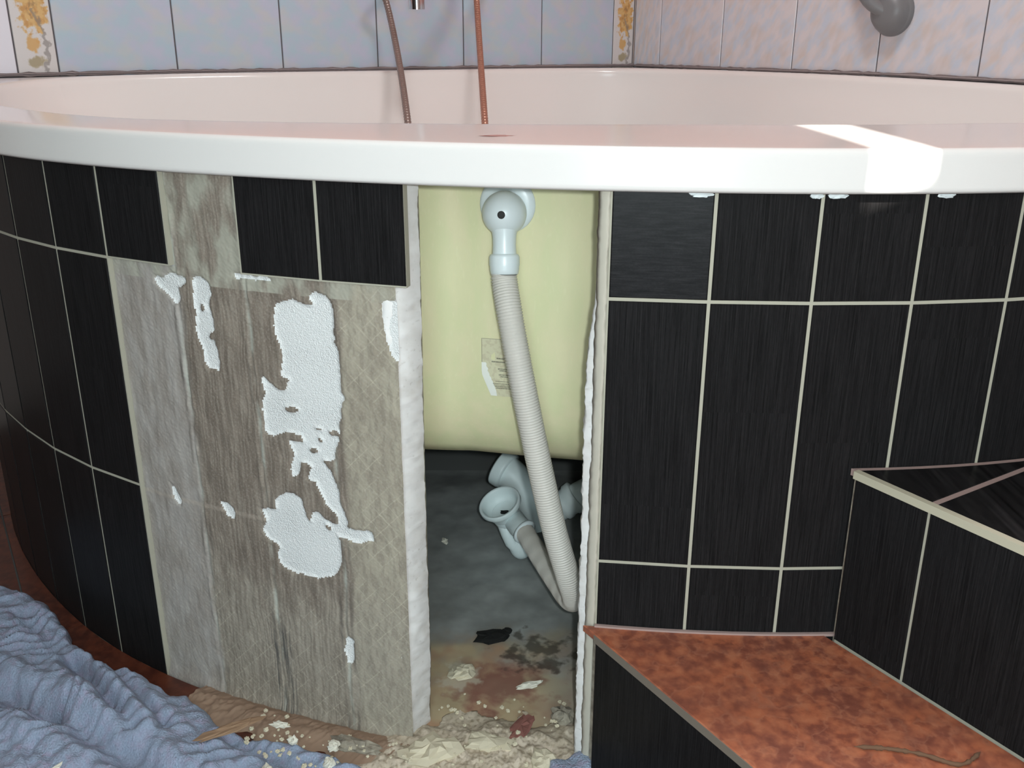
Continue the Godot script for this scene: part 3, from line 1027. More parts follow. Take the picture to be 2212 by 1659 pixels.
func bare_patches() -> Array:
	# outlines on the wall as (metres along the front, height)
	var a := [[0.436, 0.559], [0.460, 0.565], [0.473, 0.560], [0.484, 0.560], [0.477, 0.573], [0.492, 0.576], [0.503, 0.569], [0.508, 0.561], [0.507, 0.521], [0.512, 0.507], [0.512, 0.464], [0.517, 0.455], [0.510, 0.445], [0.506, 0.405], [0.500, 0.391], [0.497, 0.376], [0.481, 0.376], [0.490, 0.365], [0.499, 0.346], [0.504, 0.301], [0.495, 0.308], [0.485, 0.315], [0.477, 0.328], [0.472, 0.344], [0.460, 0.348], [0.467, 0.366], [0.454, 0.371], [0.449, 0.353], [0.441, 0.346], [0.438, 0.355], [0.444, 0.377], [0.440, 0.394], [0.459, 0.393], [0.456, 0.402], [0.441, 0.406], [0.419, 0.397], [0.408, 0.399], [0.407, 0.437], [0.412, 0.452], [0.408, 0.471], [0.425, 0.461], [0.427, 0.456], [0.440, 0.455], [0.446, 0.471], [0.437, 0.472], [0.440, 0.492], [0.438, 0.510], [0.432, 0.532]]
	var b := [[0.413, 0.314], [0.426, 0.325], [0.440, 0.326], [0.451, 0.318], [0.452, 0.303], [0.458, 0.290], [0.465, 0.306], [0.477, 0.305], [0.480, 0.285], [0.493, 0.285], [0.498, 0.271], [0.497, 0.241], [0.489, 0.223], [0.463, 0.215], [0.440, 0.216], [0.414, 0.220], [0.409, 0.233], [0.412, 0.250], [0.396, 0.258], [0.389, 0.268], [0.398, 0.282], [0.390, 0.296], [0.412, 0.300]]
	var c := [[0.326, 0.577], [0.340, 0.580], [0.348, 0.571], [0.350, 0.562], [0.345, 0.545], [0.349, 0.528], [0.348, 0.503], [0.352, 0.481], [0.350, 0.469], [0.332, 0.470], [0.328, 0.493], [0.321, 0.514], [0.324, 0.535], [0.323, 0.556]]
	var d := [[0.265, 0.575], [0.279, 0.572], [0.293, 0.581], [0.300, 0.578], [0.313, 0.579], [0.314, 0.570], [0.302, 0.563], [0.304, 0.552], [0.297, 0.542], [0.286, 0.552], [0.270, 0.563]]
	var e := [[0.385, 0.587], [0.433, 0.587], [0.434, 0.583], [0.385, 0.583]]
	var f := [[0.328, 0.295], [0.340, 0.295], [0.349, 0.288], [0.349, 0.273], [0.338, 0.277]]
	var g := [[0.248, 0.304], [0.255, 0.297], [0.265, 0.279], [0.258, 0.274], [0.251, 0.287]]
	var h := [[0.472, 0.301], [0.502, 0.291], [0.524, 0.291], [0.543, 0.292], [0.541, 0.279], [0.519, 0.274], [0.498, 0.278]]
	var i := [[0.499, 0.141], [0.508, 0.134], [0.506, 0.103], [0.497, 0.098], [0.494, 0.121]]
	var j := [[0.501, 0.324], [0.510, 0.304], [0.505, 0.276], [0.496, 0.290]]
	var k := [[0.566, 0.570], [0.59, 0.575], [0.59, 0.50], [0.575, 0.51], [0.568, 0.54]]
	var out := []
	for q in [a, b, c, d, e, f, g, h, i, j, k]:
		var p := PackedVector2Array()
		var lo := Vector2(9, 9)
		var hi := Vector2(-9, -9)
		for t in q:
			var v := Vector2(t[0], t[1])
			p.append(v)
			lo = lo.min(v)
			hi = hi.max(v)
		out.append([p, lo, hi])
	return out

func is_bare(bare: Array, q: Vector2) -> bool:
	# islands of adhesive left standing in the white
	for t in [[0.446, 0.433, 0.010, 0.0035], [0.498, 0.411, 0.006, 0.004], [0.479, 0.414, 0.005, 0.003], [0.481, 0.400, 0.003, 0.003], [0.471, 0.386, 0.006, 0.003], [0.335, 0.543, 0.004, 0.004], [0.344, 0.510, 0.004, 0.006]]:
		if Vector2((q.x - t[0]) / t[2], (q.y - t[1]) / t[3]).length() < 1.0:
			return false
	for b in bare:
		if q.x > b[1].x and q.y > b[1].y and q.x < b[2].x and q.y < b[2].y and Geometry2D.is_point_in_polygon(q, b[0]):
			return true
	return false

func build_right_panel():
	var pn := thing("bath_surround", P(1.2, 0), "right bath front fully clad in black striped tiles behind the steps", "bath surround")
	var st := stn()
	slab(st, 0.812, S_MAX, -0.012, RIM_LOW + 0.004, -0.055, -0.009)
	part("masonry", done(st), M.plaster, pn)
	st = stn()
	for k in 14:
		slab(st, GAP_RIGHT + k * 0.1, GAP_RIGHT + k * 0.1 + 0.1, -0.01, RIM_LOW - 0.0005, -0.0124, -0.0012, 1.0)
	part("grout", done(st), M.grout, pn)
	var v := 1
	for k in 14:
		var a := GAP_RIGHT + k * 0.1
		var m: Material = M["black_%d" % (v % 4)]
		panel_tile(pn, a, a + 0.1, GROUT_ONE, RIM_LOW + 0.002, M.black_turned if k == 0 else m)
		panel_tile(pn, a, a + 0.1, GROUT_TWO, GROUT_ONE, M["black_%d" % ((v + 1) % 4)])
		panel_tile(pn, a, a + 0.1, 0.0, GROUT_TWO, M["black_%d" % ((v + 3) % 4)])
		v += 1
	# blobs of old sealant under the rim
	for q in [[0.893, 0.012, 6], [1.000, 0.007, 8], [1.020, 0.009, 9], [1.125, 0.008, 10]]:
		var sp := P(q[0], 0.6955, 0.0004)
		part("sealant_smear", chip_at(sp, Vector3(q[1], 0.0028, 0.0016), q[2]), M.pvc, pn)
	# the broken edge at the opening: adhesive next to the tile, rough plaster behind it
	var e1 := part("adhesive_edge", gridm(260, 5, func(i: int, j: int):
		var y := lerpf(-0.01, 0.6975, i / 260.0)
		var q = [[0.811, -0.0085], [0.8085, -0.0015], [0.806, -0.002], [0.8015, -0.0035], [0.7975, -0.008], [0.803, -0.016]][j]
		var d := (0.0012 * nc.get_noise_2d(y * 70.0, j * 2.0) + 0.0014 * nb.get_noise_2d(y * 20.0, j * 1.0)) * (0.3 if j < 1 else 1.0)
		return P(q[0] + d - 0.002, y, q[1] + d * 0.4)), mat(rgb(196, 190, 176), 0.95), pn)
	e1.set_meta("label", "broken grey adhesive edge beside the tiles")
	var e2 := part("plaster_edge", gridm(260, 6, func(i: int, j: int):
		var y := lerpf(-0.01, 0.6975, i / 260.0)
		var q = [[0.802, -0.010], [0.7985, -0.0095], [0.796, -0.012], [0.7945, -0.020], [0.794, -0.035], [0.795, -0.055], [0.812, -0.056]][j]
		var low := smoothstep(0.60, 0.50, y)
		var d := (0.0022 * nc.get_noise_2d(y * 40.0, j * 1.3) + 0.0015 * nc.get_noise_2d(y * 110.0, j * 4.0)) * (1.0 if j > 0 and j < 6 else 0.0) * (0.25 + low)
		return P(q[0] + d - (0.0075 * low if j > 1 and j < 6 else 0.0) + (0.003 if j == 1 else 0.0), y, q[1] + d * 0.5)), M.plaster, pn)
	e2.set_meta("label", "rough white plaster edge of the opening")


# ------------------------------------------------------------------ steps
func clipped(a0: float, a1: float, b0: float, b1: float, foot: PackedVector2Array) -> PackedVector2Array:
	var sq := PackedVector2Array()
	for q in [[a0, b0], [a1, b0], [a1, b1], [a0, b1]]:
		var v := R(q[0], q[1])
		sq.append(Vector2(v.x, v.z))
	var best := PackedVector2Array()
	var most := 0.0
	for p in Geometry2D.clip_polygons(sq, foot):
		if Geometry2D.is_polygon_clockwise(p): continue
		var area := 0.0
		for k in p.size():
			area += p[k].cross(p[(k + 1) % p.size()])
		if absf(area) > most:
			most = absf(area)
			best = p
	return best

func build_steps():
	var foot := footprint(0.0012)
	var a2 := 1.106
	var a1 := 1.324
	var bf := 2.25
	var h1 := 0.2095
	var h2 := 0.4135
	# lower step
	var lo := thing("bath_step", R(1.2, 1.9), "lower bath step with an orange-brown marbled top tile", "step", "masonry steps up to the bath")
	var st := stn()
	prism(st, clipped(a2 + 0.010, a1 - 0.009, 1.4, bf - 0.009, foot), 0.0, h1 - 0.008)
	part("masonry", done(st), M.mortar, lo)
	st = stn()
	prism(st, clipped(a2 + 0.0015, a1, 1.4, bf, foot), h1 - 0.008, h1, 0.001)
	part("top_tile", done(st), M.marble, lo)
	# narrow grey edge strip under the tile's edge
	st = stn()
	rbox(st, a1 - 0.006, a1 + 0.0008, 1.6175, bf, h1 - 0.0105, h1 - 0.0012)
	part("edge_strip", done(st), mat(rgb(128, 118, 106), 0.7), lo)
	var bs := 1.6175
	for k in 2:
		var b0: float = bs + 0.302 * k
		var b1: float = minf(b0 + 0.302, bf)
		put_tile(lo, "side_tile", b1 - b0 - 0.0034, h1 - 0.012, 0.008, R(a1 - 0.0005, (b0 + b1) / 2, (h1 - 0.011) / 2), LB, M.black_0)
	for k in 2:
		put_tile(lo, "front_tile", 0.10, h1 - 0.012, 0.008, R(a1 - 0.055 - 0.104 * k, bf, (h1 - 0.011) / 2), -LA, M["black_%d" % k])
	st = stn()
	slab(st, 0.807, 1.083, h1 - 0.001, h1 + 0.0022, 0.0002, 0.0042)
	part("sealant", done(st), M.pink_joint, lo)
	# upper step, to the right wall
	var up := thing("bath_step", R(0.55, 1.9), "upper bath step clad in black tiles with cream edges", "step", "masonry steps up to the bath")
	st = stn()
	prism(st, clipped(0.009, a2 - 0.009, 1.4, bf - 0.009, foot), 0.0, h2 - 0.008)
	part("masonry", done(st), M.mortar, up)
	st = stn()
	prism(st, clipped(0.009, a2 - 0.0045, 1.4, bf - 0.003, foot), h2 - 0.008, h2 - 0.0006)
	part("grout", done(st), M.pink_joint, up)
	var joint := 1.852
	var foot2 := footprint(0.0075)
	for seg in [[1.4, joint - 0.003], [joint + 0.003, bf - 0.005]]:
		for k in 4:
			var x1: float = a2 - 0.006 - 0.302 * k
			var x0: float = maxf(x1 - 0.299, 0.01)
			if x1 - x0 < 0.05: continue
			var pl := clipped(x0, x1, seg[0], seg[1], foot2)
			if pl.size() < 3: continue
			st = stn()
			prism(st, pl, h2 - 0.007, h2, 0.0008)
			part("top_tile", done(st), M.black_1, up)
	st = stn()
	rbox(st, a2 - 0.0062, a2 + 0.0012, 1.7635, bf, h2 - 0.0078, h2 + 0.0006)
	part("edge_trim", done(st), M.cream, up)
	st = stn()
	rbox(st, a2 - 0.0086, a2 - 0.0016, 1.766, bf, 0.0, h2 - 0.008)
	part("riser_grout", done(st), M.grout, up)
	part("grout_smear", gridm(30, 6, func(i: int, j: int):
		var y := lerpf(0.236, 0.291, i / 30.0)
		var w := 0.0028 * smoothstep(0.236, 0.27, y) * (1.0 + nc.get_noise_2d(y * 160.0, 2.0))
		return P(1.0835 - w * sin(PI * j / 6.0) * 0.2 - w * (1.0 - j / 6.0), y, 0.0002 + 0.002 * sin(PI * j / 6.0))), M.cream, up)
	for seg in [[1.7645, joint], [joint, joint + 0.302], [joint + 0.302, bf]]:
		put_tile(up, "riser_tile", seg[1] - seg[0] - 0.003, h2 - h1 - 0.0095, 0.008, R(a2, (seg[0] + seg[1]) / 2, (h1 + h2 - 0.008) / 2), LB, M.black_2)
	# a twig of dried mortar left on the lower step
	org = Vector3(0.37, h1, -0.712)
	var pts := smooth_path([Vector3(0.321, h1 + 0.002, -0.719), Vector3(0.350, h1 + 0.0025, -0.716), Vector3(0.380, h1 + 0.0022, -0.709), Vector3(0.410, h1 + 0.002, -0.696), Vector3(0.436, h1 + 0.0022, -0.712)], 60)
	solo("wood_splinter", tube(pts, func(t: float): return 0.0019 * (1.0 + 0.8 * nc.get_noise_2d(t * 20.0, 1.0)) * clampf(minf(t, 1.0 - t) * 14.0 + 0.2, 0, 1), 7), mat(rgb(112, 84, 64), 0.9), "thin crooked brown splinter lying on the orange-brown lower step", "splinter")


# ------------------------------------------------------------------ overflow, hose, trap, waste pipe
func build_drain():
	var out := (P(0.69, 0, 0.1) - P(0.69, 0, 0)).normalized()
	var at := Vector3(-0.006, 0.648, -1.136)
	var of := thing("overflow_fitting", at, "white plastic overflow elbow with round flange under the rim", "overflow")
	part("flange", lathe(at - out * 0.001, out, [[0.0, 0.006], [0.020, 0.007], [0.027, 0.006], [0.031, 0.004], [0.0335, 0.002], [0.034, 0.0]]), M.pvc, of)
	var ball := Vector3(-0.0095, 0.640, -1.122)
	var body := gridm(40, 24, func(i: int, j: int):
		var a := TAU * i / 40.0
		var b := lerpf(0.02, PI - 0.02, j / 24.0)
		var v := Vector3(cos(a) * sin(b), cos(b), sin(a) * sin(b))
		return ball + v * 0.0265, Vector2.ONE, null, true)
	part("elbow", body, M.pvc, of)
	var down := Vector3(0.004, -1, 0.20).normalized()
	var neck := ball + Vector3(0.0, -0.012, 0.006)
	part("neck", lathe(neck, down, [[0.0165, 0.0], [0.0155, 0.006], [0.0142, 0.014], [0.0138, 0.024], [0.0142, 0.032], [0.0146, 0.036]]), M.pvc, of)
	part("collar", lathe(neck + down * 0.034, down, [[0.0138, 0.0], [0.0165, 0.001], [0.0182, 0.004], [0.0182, 0.014], [0.0176, 0.0145], [0.0176, 0.018], [0.0165, 0.024], [0.0135, 0.0245]]), M.pvc, of)
	var face := (Vector3(0, 0.832, 0) - ball + Vector3(-0.16, -0.08, 0)).normalized()
	part("screw_hole", lathe(ball + face * 0.0262, face, [[0.0, 0.0006], [0.0032, 0.0006], [0.0044, 0.0004], [0.0048, -0.0006]], 16), M.dark_hole, of)
	# corrugated hose: from the overflow down, round behind the right edge and back to the trap
	var hs := neck + down * 0.055
	var pts := smooth_path([hs, hs + down * 0.012, Vector3(-0.001, 0.517, -1.080), Vector3(0.0125, 0.447, -1.066), Vector3(0.033, 0.346, -1.060), Vector3(0.054, 0.252, -1.059), Vector3(0.0735, 0.180, -1.064), Vector3(0.083, 0.138, -1.085), Vector3(0.078, 0.113, -1.125), Vector3(0.062, 0.098, -1.200), Vector3(0.040, 0.088, -1.290), Vector3(0.020, 0.080, -1.372)], 900)
	org = Vector3(0.05, 0.1, -1.1)
	solo("drain_hose", tube(pts, func(t: float): return 0.0152 + 0.0008 * sin(t * 900.0 * TAU / 4.0 * 0.98 + 0.3), 22), M.hose, "pale grey corrugated hose looping from the overflow down to the trap", "hose")
	# trap lying on the slab
	var cup := Vector3(-0.0195, 0.1075, -1.415)
	var ax := Vector3(-0.35, 0.88, 0.30).normalized()
	var tr := thing("drain_trap", Vector3(0, 0.005, -1.40), "old white bottle trap with open cup lying on the slab", "trap")
	part("cup", lathe(cup, ax, [[0.018, -0.032], [0.022, -0.030], [0.027, -0.020], [0.031, -0.008], [0.0345, -0.006], [0.0365, -0.003], [0.0365, 0.003], [0.035, 0.0045], [0.032, 0.004], [0.0305, 0.0015], [0.029, -0.006], [0.027, -0.014], [0.020, -0.020], [0.0, -0.022]], 36), M.pvc_old, tr)
	var low := cup - ax * 0.050 + Vector3(0.004, 0, 0)
	part("body", tube(smooth_path([cup - ax * 0.018, cup - ax * 0.036, low, low + Vector3(0.012, -0.024, 0.004)], 20), func(t: float): return 0.0215 + 0.002 * sin(t * 9.0), 24), M.pvc_old, tr)
	part("bottle", gridm(28, 14, func(i: int, j: int):
		var a := TAU * i / 28.0
		var b := PI * clampf(j / 14.0, 0.02, 0.98)
		return low + Vector3(0.014, -0.034, 0.010) + Vector3(cos(a) * sin(b) * 0.021, cos(b) * 0.027, sin(a) * sin(b) * 0.021), Vector2.ONE, null, true), M.pvc_old, tr)
	var noz := Vector3(0.020, 0.080, -1.372)
	var nd := Vector3(0.60, -0.25, 0.70).normalized()
	part("nozzle", tube([low + Vector3(0.0, 0.012, 0.006), noz - nd * 0.012, noz + nd * 0.004], func(t: float): return 0.0185, 22), M.pvc_old, tr)
	part("collar", lathe(noz - nd * 0.003, nd, [[0.0165, 0.0], [0.0205, 0.001], [0.0212, 0.004], [0.0205, 0.008], [0.0160, 0.009]], 28), M.pvc, tr)
	part("residue", chip_at(cup - ax * 0.019 + Vector3(0.006, 0.0, 0.004), Vector3(0.012, 0.002, 0.007), 9), M.charred, tr)
	part("side_boss", tube([low + Vector3(-0.014, 0.004, 0.010), low + Vector3(-0.009, -0.010, 0.014), low + Vector3(-0.001, -0.026, 0.016), low + Vector3(0.008, -0.038, 0.016)], func(t: float): return 0.0125 + 0.002 * sin(t * 10.0), 18), M.pvc_old, tr)
	# grey waste pipe behind it
	var w := thing("waste_pipe", Vector3(0.03, 0.0, -1.52), "grey-green waste pipe elbow behind the trap, running right", "pipe")
	var e0 := Vector3(-0.020, 0.124, -1.525)
	var e := smooth_path([e0, Vector3(0.002, 0.112, -1.512), Vector3(0.028, 0.080, -1.502), Vector3(0.048, 0.048, -1.500), Vector3(0.060, 0.028, -1.500)], 40)
	part("elbow", tube(e, func(t: float): return 0.0285, 26), M.pvc_old, w)
	var ed := (Vector3(0.012, 0.110, -1.508) - e0).normalized()
	part("socket", lathe(e0 - ed * 0.004, ed, [[0.0, 0.003], [0.027, 0.0], [0.0325, 0.0], [0.0345, 0.003], [0.0345, 0.016], [0.033, 0.018], [0.033, 0.021], [0.0275, 0.022]], 32), M.pvc_old, w)
	var p2 := [Vector3(0.058, 0.036, -1.500), Vector3(0.090, 0.060, -1.500), Vector3(0.125, 0.086, -1.500), Vector3(0.21, 0.130, -1.500)]
	part("branch_pipe", tube(smooth_path(p2, 30), func(t: float): return 0.023, 24), M.pvc_old, w)
	var bd := Vector3(0.77, 0.64, 0).normalized()
	part("nut", lathe(Vector3(0.088, 0.059, -1.500), bd, [[0.0225, 0.0], [0.0275, 0.001], [0.0275, 0.010], [0.026, 0.011], [0.026, 0.020], [0.029, 0.021], [0.029, 0.034], [0.0225, 0.035]], 28), M.pvc_old, w)


# ------------------------------------------------------------------ mixer, shower hoses, grab handle
func build_fittings():
	var mx := thing("bath_mixer", R(0.62, 0.0, 1.04), "chrome bath mixer on the blue-grey tiled wall, spout tip showing", "mixer")
	part("body", tube([R(0.50, 0.07, 1.06), R(0.62, 0.07, 1.06), R(0.78, 0.07, 1.06)], func(t: float): return 0.022, 20), M.chrome, mx)
	for a in [0.53, 0.75]:
		part("wall_flange", lathe(R(a, 0.001, 1.06), LB, [[0.034, 0.0], [0.033, 0.004], [0.018, 0.012], [0.016, 0.06]], 24), M.chrome, mx)
	var tip := Vector3(-0.2165, 0.898, -2.30)
	part("spout", tube(smooth_path([R(0.64, 0.07, 1.05), R(0.655, 0.13, 1.045), tip + Vector3(0, 0.10, -0.01), tip + Vector3(0, 0.05, 0), tip], 24), func(t: float): return 0.0135 + 0.004 * smoothstep(0.85, 0.95, t), 18), M.chrome, mx)
	var rib := func(t: float): return 0.0072 + 0.0006 * sin(t * 900.0)
	for k in 2:
		var path: Array
		if k == 0:
			path = [R(0.76, 0.075, 1.045), Vector3(-0.3275, 0.99, -2.44), Vector3(-0.304, 0.915, -2.46), Vector3(-0.262, 0.790, -2.30), Vector3(-0.224, 0.674, -2.09), Vector3(-0.205, 0.560, -2.00), Vector3(-0.17, 0.44, -1.95), Vector3(-0.08, 0.378, -1.88), Vector3(0.10, 0.3715, -1.80)]
		else:
			path = [R(0.53, 0.075, 1.045), Vector3(-0.094, 1.0, -2.56), Vector3(-0.0905, 0.928, -2.55), Vector3(-0.077, 0.800, -2.37), Vector3(-0.0605, 0.668, -2.13), Vector3(-0.05, 0.555, -2.05), Vector3(0.0, 0.44, -2.0), Vector3(0.12, 0.378, -1.95), Vector3(0.30, 0.3715, -1.92)]
		org = path[6]
		solo("shower_hose", tube(smooth_path(path, 700), rib, 12), [M.steel, M.copper][k], ["dull grey-brown metal shower hose hanging into the bath, left one", "coppery metal shower hose hanging into the bath, right one"][k], "shower hose", "hoses hanging over the bath")
	# round end of a grab handle on the right wall
	var g := R(0.0, 0.893, 0.892)
	var gh := thing("grab_handle", g, "grey round-ended grab handle on the pinkish tiled wall", "handle")
	part("flange", lathe(g, LA, [[0.050, 0.0], [0.050, 0.006], [0.047, 0.010], [0.045, 0.012], [0.043, 0.022], [0.036, 0.034], [0.024, 0.042], [0.0, 0.046]], 36), M.grey_plastic, gh)
	var top := g - LB * 0.07 + Vector3(0, 0.10, 0)
	part("bar", tube(smooth_path([g + LA * 0.032, g + LA * 0.050 - LB * 0.028 + Vector3(0, 0.020, 0), g + LA * 0.055 - LB * 0.050 + Vector3(0, 0.055, 0), g + LA * 0.055 - LB * 0.09 + Vector3(0, 0.16, 0), g + LA * 0.055 - LB * 0.16 + Vector3(0, 0.34, 0), g + LA * 0.02 - LB * 0.17 + Vector3(0, 0.37, 0)], 40), func(t: float): return 0.014, 18), M.grey_plastic, gh)


# ------------------------------------------------------------------ towel
func seg_dist(p: Vector2, a: Vector2, b: Vector2) -> float:
	return p.distance_to(Geometry2D.get_closest_point_to_segment(p, a, b))

func build_towel():
	var edge := [Vector3(-0.95, 0, -1.36), Vector3(-0.817, 0, -1.312), Vector3(-0.715, 0, -1.256), Vector3(-0.640, 0, -1.170), Vector3(-0.565, 0, -1.100), Vector3(-0.518, 0, -1.092), Vector3(-0.466, 0, -1.058), Vector3(-0.423, 0, -1.040), Vector3(-0.362, 0, -0.985), Vector3(-0.310, 0, -0.965), Vector3(-0.235, 0, -0.945), Vector3(-0.165, 0, -0.905), Vector3(-0.12, 0, -0.85)]
	var path := smooth_path(edge, 220)
	var folds := [[Vector2(-0.80, -1.10), Vector2(-0.58, -0.98), 0.016, 0.016], [Vector2(-0.58, -0.98), Vector2(-0.36, -0.86), 0.015, 0.014],
		[Vector2(-0.60, -1.09), Vector2(-0.47, -0.96), 0.009, 0.011], [Vector2(-0.545, -1.08), Vector2(-0.43, -0.965), 0.007, 0.008],
		[Vector2(-0.345, -0.955), Vector2(-0.20, -0.885), 0.010, 0.010], [Vector2(-0.72, -1.20), Vector2(-0.50, -1.00), 0.012, 0.006]]
	org = Vector3(-0.55, 0.0, -1.0)
	var nu := 220
	var nv := 150
	var mesh := gridm(nu, nv, func(i: int, j: int):
		var u := float(i) / nu
		var v := float(j - 3) / (nv - 3)
		var e: Vector3 = path[i]
		var w := maxf(v, 0.0) * 0.42
		var q := e + Vector3(0.22, 0, 0.97).normalized() * w
		q.x += 0.005 * nb.get_noise_2d(u * 14.0, 2.0) * exp(-w * 30.0)
		q.z += 0.010 * nb.get_noise_2d(u * 22.0, 8.0) * exp(-w * 25.0)
		var p := Vector2(q.x, q.z)
		# hem rises from the floor, body lies in folds, small gathers run across them
		var thick := lerpf(0.034, 0.016, smoothstep(-0.6, -0.25, q.x))
		var h := thick * (1.0 - exp(-w / 0.012)) + 0.012 * na.get_noise_2d(p.x * 7.0, p.y * 7.0) * smoothstep(0.0, 0.05, w)
		for f in folds:
			var d := seg_dist(p, f[0], f[1])
			h -= f[3] * exp(-pow(d / f[2], 2.0)) - f[3] * 0.6 * exp(-pow((d - f[2] * 2.2) / (f[2] * 1.3), 2.0))
		var along := (p.x * 0.86 + p.y * 0.5)
		var across := (p.y * 0.86 - p.x * 0.5)
		var warp := nb.get_noise_2d(p.x * 9.0, p.y * 9.0)
		h += 0.0036 * sin((along * 1.0 + across * 0.35) * 210.0 + warp * 9.0) * smoothstep(0.0, 0.02, w) * (0.4 + absf(na.get_noise_2d(p.x * 5.0 + 9.0, p.y * 5.0)) * 1.8)
		h += 0.003 * nc.get_noise_2d(p.x * 50.0, p.y * 50.0) * smoothstep(0.0, 0.02, w)
		q.y = maxf(h, 0.0012 + 0.004 * smoothstep(0.0, 0.02, w))
		if j < 3:
			q.y = 0.0005
			q += Vector3(0.2, 0, 0.9) * 0.002 * (2 - j)
		return q)
	solo("towel", mesh, M.towel, "crumpled blue-grey cloth spread on the floor before the bath", "towel")
	# its far corner peeps out by the right edge of the opening
	org = Vector3(0.075, 0.0, -0.90)
	mesh = gridm(40, 30, func(i: int, j: int):
		var u := i / 40.0
		var v := j / 30.0
		var x := lerpf(0.036, 0.104, u) + 0.006 * nb.get_noise_2d(v * 5.0, 3.0)
		var z := lerpf(-0.938 + 0.012 * sin(u * 5.0), -0.80, v)
		var e := minf(minf(u, 1.0 - u) * 0.10, v * 0.12)
		return Vector3(x, 0.004 + 0.020 * (1.0 - exp(-e / 0.006)) + 0.006 * na.get_noise_2d(x * 26.0, z * 26.0) * smoothstep(0.0, 0.01, e), z))
	solo("rag", mesh, M.towel, "small blue rag on the floor at the right edge of the opening", "rag")


# ------------------------------------------------------------------ rubble
func chip_mesh(r: Vector3, sd: int) -> ArrayMesh:
	# a broken flake: an uneven lump with flat facets
	var n := FastNoiseLite.new()
	n.seed = sd
	n.frequency = 0.9
	var st := stn()
	var pts := []
	for j in 9:
		var row := []
		for i in 14:
			var a := TAU * (i % 14) / 14.0
			var b := PI * j / 8.0
			var v := Vector3(cos(a) * sin(b), cos(b), sin(a) * sin(b))
			row.append(v * r * (1.0 + 0.75 * n.get_noise_3d(v.x * 1.6 + sd, v.y * 1.6, v.z * 1.6) + 0.35 * n.get_noise_3d(v.x * 4.5, v.y * 4.5 + sd, v.z * 4.5)))
		pts.append(row)
	for j in 8:
		for i in 14:
			var k := (i + 1) % 14
			for p in [pts[j][i], pts[j][k], pts[j + 1][k], pts[j][i], pts[j + 1][k], pts[j + 1][i]]:
				st.set_uv(Vector2(p.x, p.z))
				st.add_vertex(p)
	st.generate_normals()
	return st.commit()

func chip_at(at: Vector3, r: Vector3, sd: int) -> ArrayMesh:
	var m := chip_mesh(r, sd)
	var st := SurfaceTool.new()
	st.append_from(m, 0, Transform3D(Basis(), at - org))
	return st.commit()

func ground(x: float, z: float) -> float:
	# top of the loose rubble in the opening
	var d := Vector2((x + 0.03) / 0.17, (z + 0.93) / 0.085).length()
	return 0.012 * smoothstep(1.15, 0.35, d + 0.4 * nb.get_noise_2d(x * 14.0, z * 14.0))

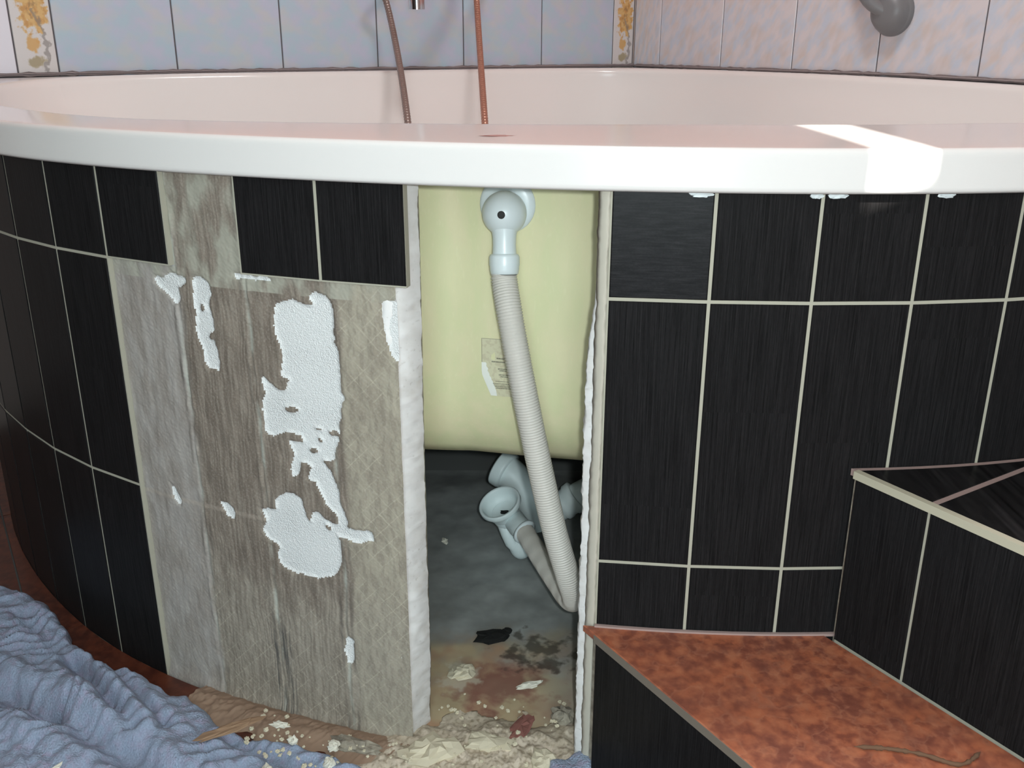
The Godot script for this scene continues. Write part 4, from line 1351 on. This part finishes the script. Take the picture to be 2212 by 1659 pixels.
func build_rubble():
	org = Vector3(-0.03, 0, -0.93)
	var mesh := gridm(150, 110, func(i: int, j: int):
		var x := lerpf(-0.24, 0.105, i / 150.0)
		var z := lerpf(-1.06, -0.78, j / 110.0)
		var g := ground(x, z)
		var r := g / 0.012
		var h := g + r * (0.005 * nc.get_noise_2d(x * 45.0, z * 45.0) + 0.003 * absf(nc.get_noise_2d(x * 120.0, z * 120.0)))
		return Vector3(x, h - 0.002 * (1.0 - r) - (0.008 if r < 0.02 else 0.0), z))
	solo("mortar_rubble", mesh, M.rubble, "crumbled tan mortar spread across the foot of the opening", "rubble", "", "stuff")
	# dusty strip of old bedding along the foot of the stripped wall
	org = P(0.45, 0, 0.02)
	mesh = gridm(140, 16, func(i: int, j: int):
		var s := lerpf(0.27, 0.60, i / 140.0)
		var o := lerpf(-0.012, 0.055 + 0.02 * nb.get_noise_2d(s * 20.0, 1.0), j / 16.0)
		var hump := sin(PI * clampf(j / 16.0, 0.0, 1.0))
		return P(s, 0.0005 + hump * (0.009 + 0.004 * nc.get_noise_2d(s * 40.0, o * 60.0) + 0.003 * nc.get_noise_2d(s * 160.0, o * 200.0)), o))
	solo("mortar_bedding", mesh, mat(rgb(158, 132, 112), 0.95), "strip of brown crumbled bedding along the foot of the stripped wall", "rubble", "", "stuff")
	# single pieces, each where it lies: [name, label, category, material, place, size, turn, seed]
	var list := [
		["black_scrap", "black charred scrap on the cement inside the opening", "scrap", M.charred, Vector3(-0.030, 0.006, -1.187), Vector3(0.026, 0.005, 0.016), 0.2, 1],
		["black_scrap", "small black scrap touching the larger charred one", "scrap", M.charred, Vector3(-0.006, 0.004, -1.205), Vector3(0.008, 0.003, 0.006), 0.0, 2],
		["plaster_chip", "long white plaster chip beside the red stain", "plaster chip", M.chip_white, Vector3(0.024, 0.006, -1.075), Vector3(0.017, 0.004, 0.006), 0.35, 3],
		["plaster_chip", "broad pale lump left of the red stain", "plaster chip", M.chip_cream, Vector3(-0.068, 0.004, -1.108), Vector3(0.020, 0.005, 0.016), 0.5, 4],
		["plaster_chip", "tiny white chip far back on the dark cement", "plaster chip", M.chip_white, Vector3(-0.118, 0.004, -1.475), Vector3(0.005, 0.003, 0.010), 0.5, 5],
		["brick_fragment", "reddish brick fragment on the mortar below the stain", "brick fragment", M.brick_red, Vector3(0.012, 0.010, -0.985), Vector3(0.012, 0.004, 0.028), -0.5, 6],
		["mortar_lump", "cream mortar slab at the foot of the white wall end", "mortar lump", M.chip_cream, Vector3(-0.098, 0.016, -0.937), Vector3(0.034, 0.010, 0.022), 0.3, 7],
		["mortar_lump", "flat pale mortar piece in the middle of the opening", "mortar lump", M.chip_cream, Vector3(-0.030, 0.014, -0.955), Vector3(0.030, 0.006, 0.016), -0.2, 8],
		["mortar_lump", "rounded grey lump near the right edge of the opening", "mortar lump", M.mortar, Vector3(0.066, 0.008, -1.012), Vector3(0.014, 0.009, 0.014), 0.0, 9],
		["mortar_lump", "pale lump against the small blue rag", "mortar lump", M.chip_cream, Vector3(0.040, 0.016, -0.918), Vector3(0.014, 0.010, 0.018), 0.4, 10],
		["mortar_lump", "greenish grey cement smear at the stripped wall's foot", "mortar lump", M.mortar, Vector3(-0.195, 0.012, -0.950), Vector3(0.030, 0.007, 0.010), -0.25, 11],
		["wood_sliver", "brown sliver lying across the towel's right end", "sliver", M.wood, Vector3(-0.352, 0.026, -0.962), Vector3(0.036, 0.003, 0.008), 0.55, 12],
		["plaster_chip", "flat white flake on the brown bedding strip", "plaster chip", M.chip_white, Vector3(-0.293, 0.016, -0.982), Vector3(0.012, 0.003, 0.005), -0.1, 13],
		["plaster_chip", "white crumb on the cloth below the flat flake", "plaster chip", M.chip_white, Vector3(-0.268, 0.024, -0.945), Vector3(0.006, 0.005, 0.005), 0.2, 14],
		["plaster_chip", "white crumb at the bedding's lower edge", "plaster chip", M.chip_white, Vector3(-0.217, 0.022, -0.937), Vector3(0.008, 0.005, 0.007), 0.8, 15],
		["plaster_chip", "squarish white crumb where cloth meets mortar", "plaster chip", M.chip_white, Vector3(-0.217, 0.022, -0.908), Vector3(0.007, 0.006, 0.007), 0.1, 16],
		["plaster_chip", "upright cream flake in the fold of the cloth", "plaster chip", M.chip_white, Vector3(-0.288, 0.024, -0.890), Vector3(0.006, 0.005, 0.014), 0.1, 17],
		["plaster_chip", "slim white sliver on the left part of the cloth", "plaster chip", M.chip_white, Vector3(-0.53, 0.036, -0.880), Vector3(0.004, 0.003, 0.018), -0.5, 18],
	]
	for q in list:
		org = q[4]
		var o := solo(q[0], chip_mesh(q[5], q[7]), q[3], q[1], q[2], "loose plaster chips" if q[0] == "plaster_chip" else "")
		o.rotation.y = q[6]
	# crumbs too small to count
	org = Vector3(-0.1, 0, -0.95)
	var st := SurfaceTool.new()
	st.begin(Mesh.PRIMITIVE_TRIANGLES)
	for k in 150:
		var x := rng.randf_range(-0.33, 0.095)
		var z := rng.randf_range(-1.06, -0.86)
		if x < -0.12:
			z = -0.905 + (x + 0.13) * 0.42 + rng.randf_range(-0.03, 0.05)
		var r := rng.randf_range(0.001, 0.0032)
		st.append_from(chip_mesh(Vector3(r, r * 0.7, r), 20 + k % 7), 0, Transform3D(Basis(Vector3.UP, rng.randf() * TAU), Vector3(x, ground(x, z) + (0.014 if x < -0.12 else 0.004), z) - org))
	solo("plaster_crumbs", st.commit(), M.chip_cream, "scattered cream plaster crumbs on mortar and cloth", "crumbs", "", "stuff")
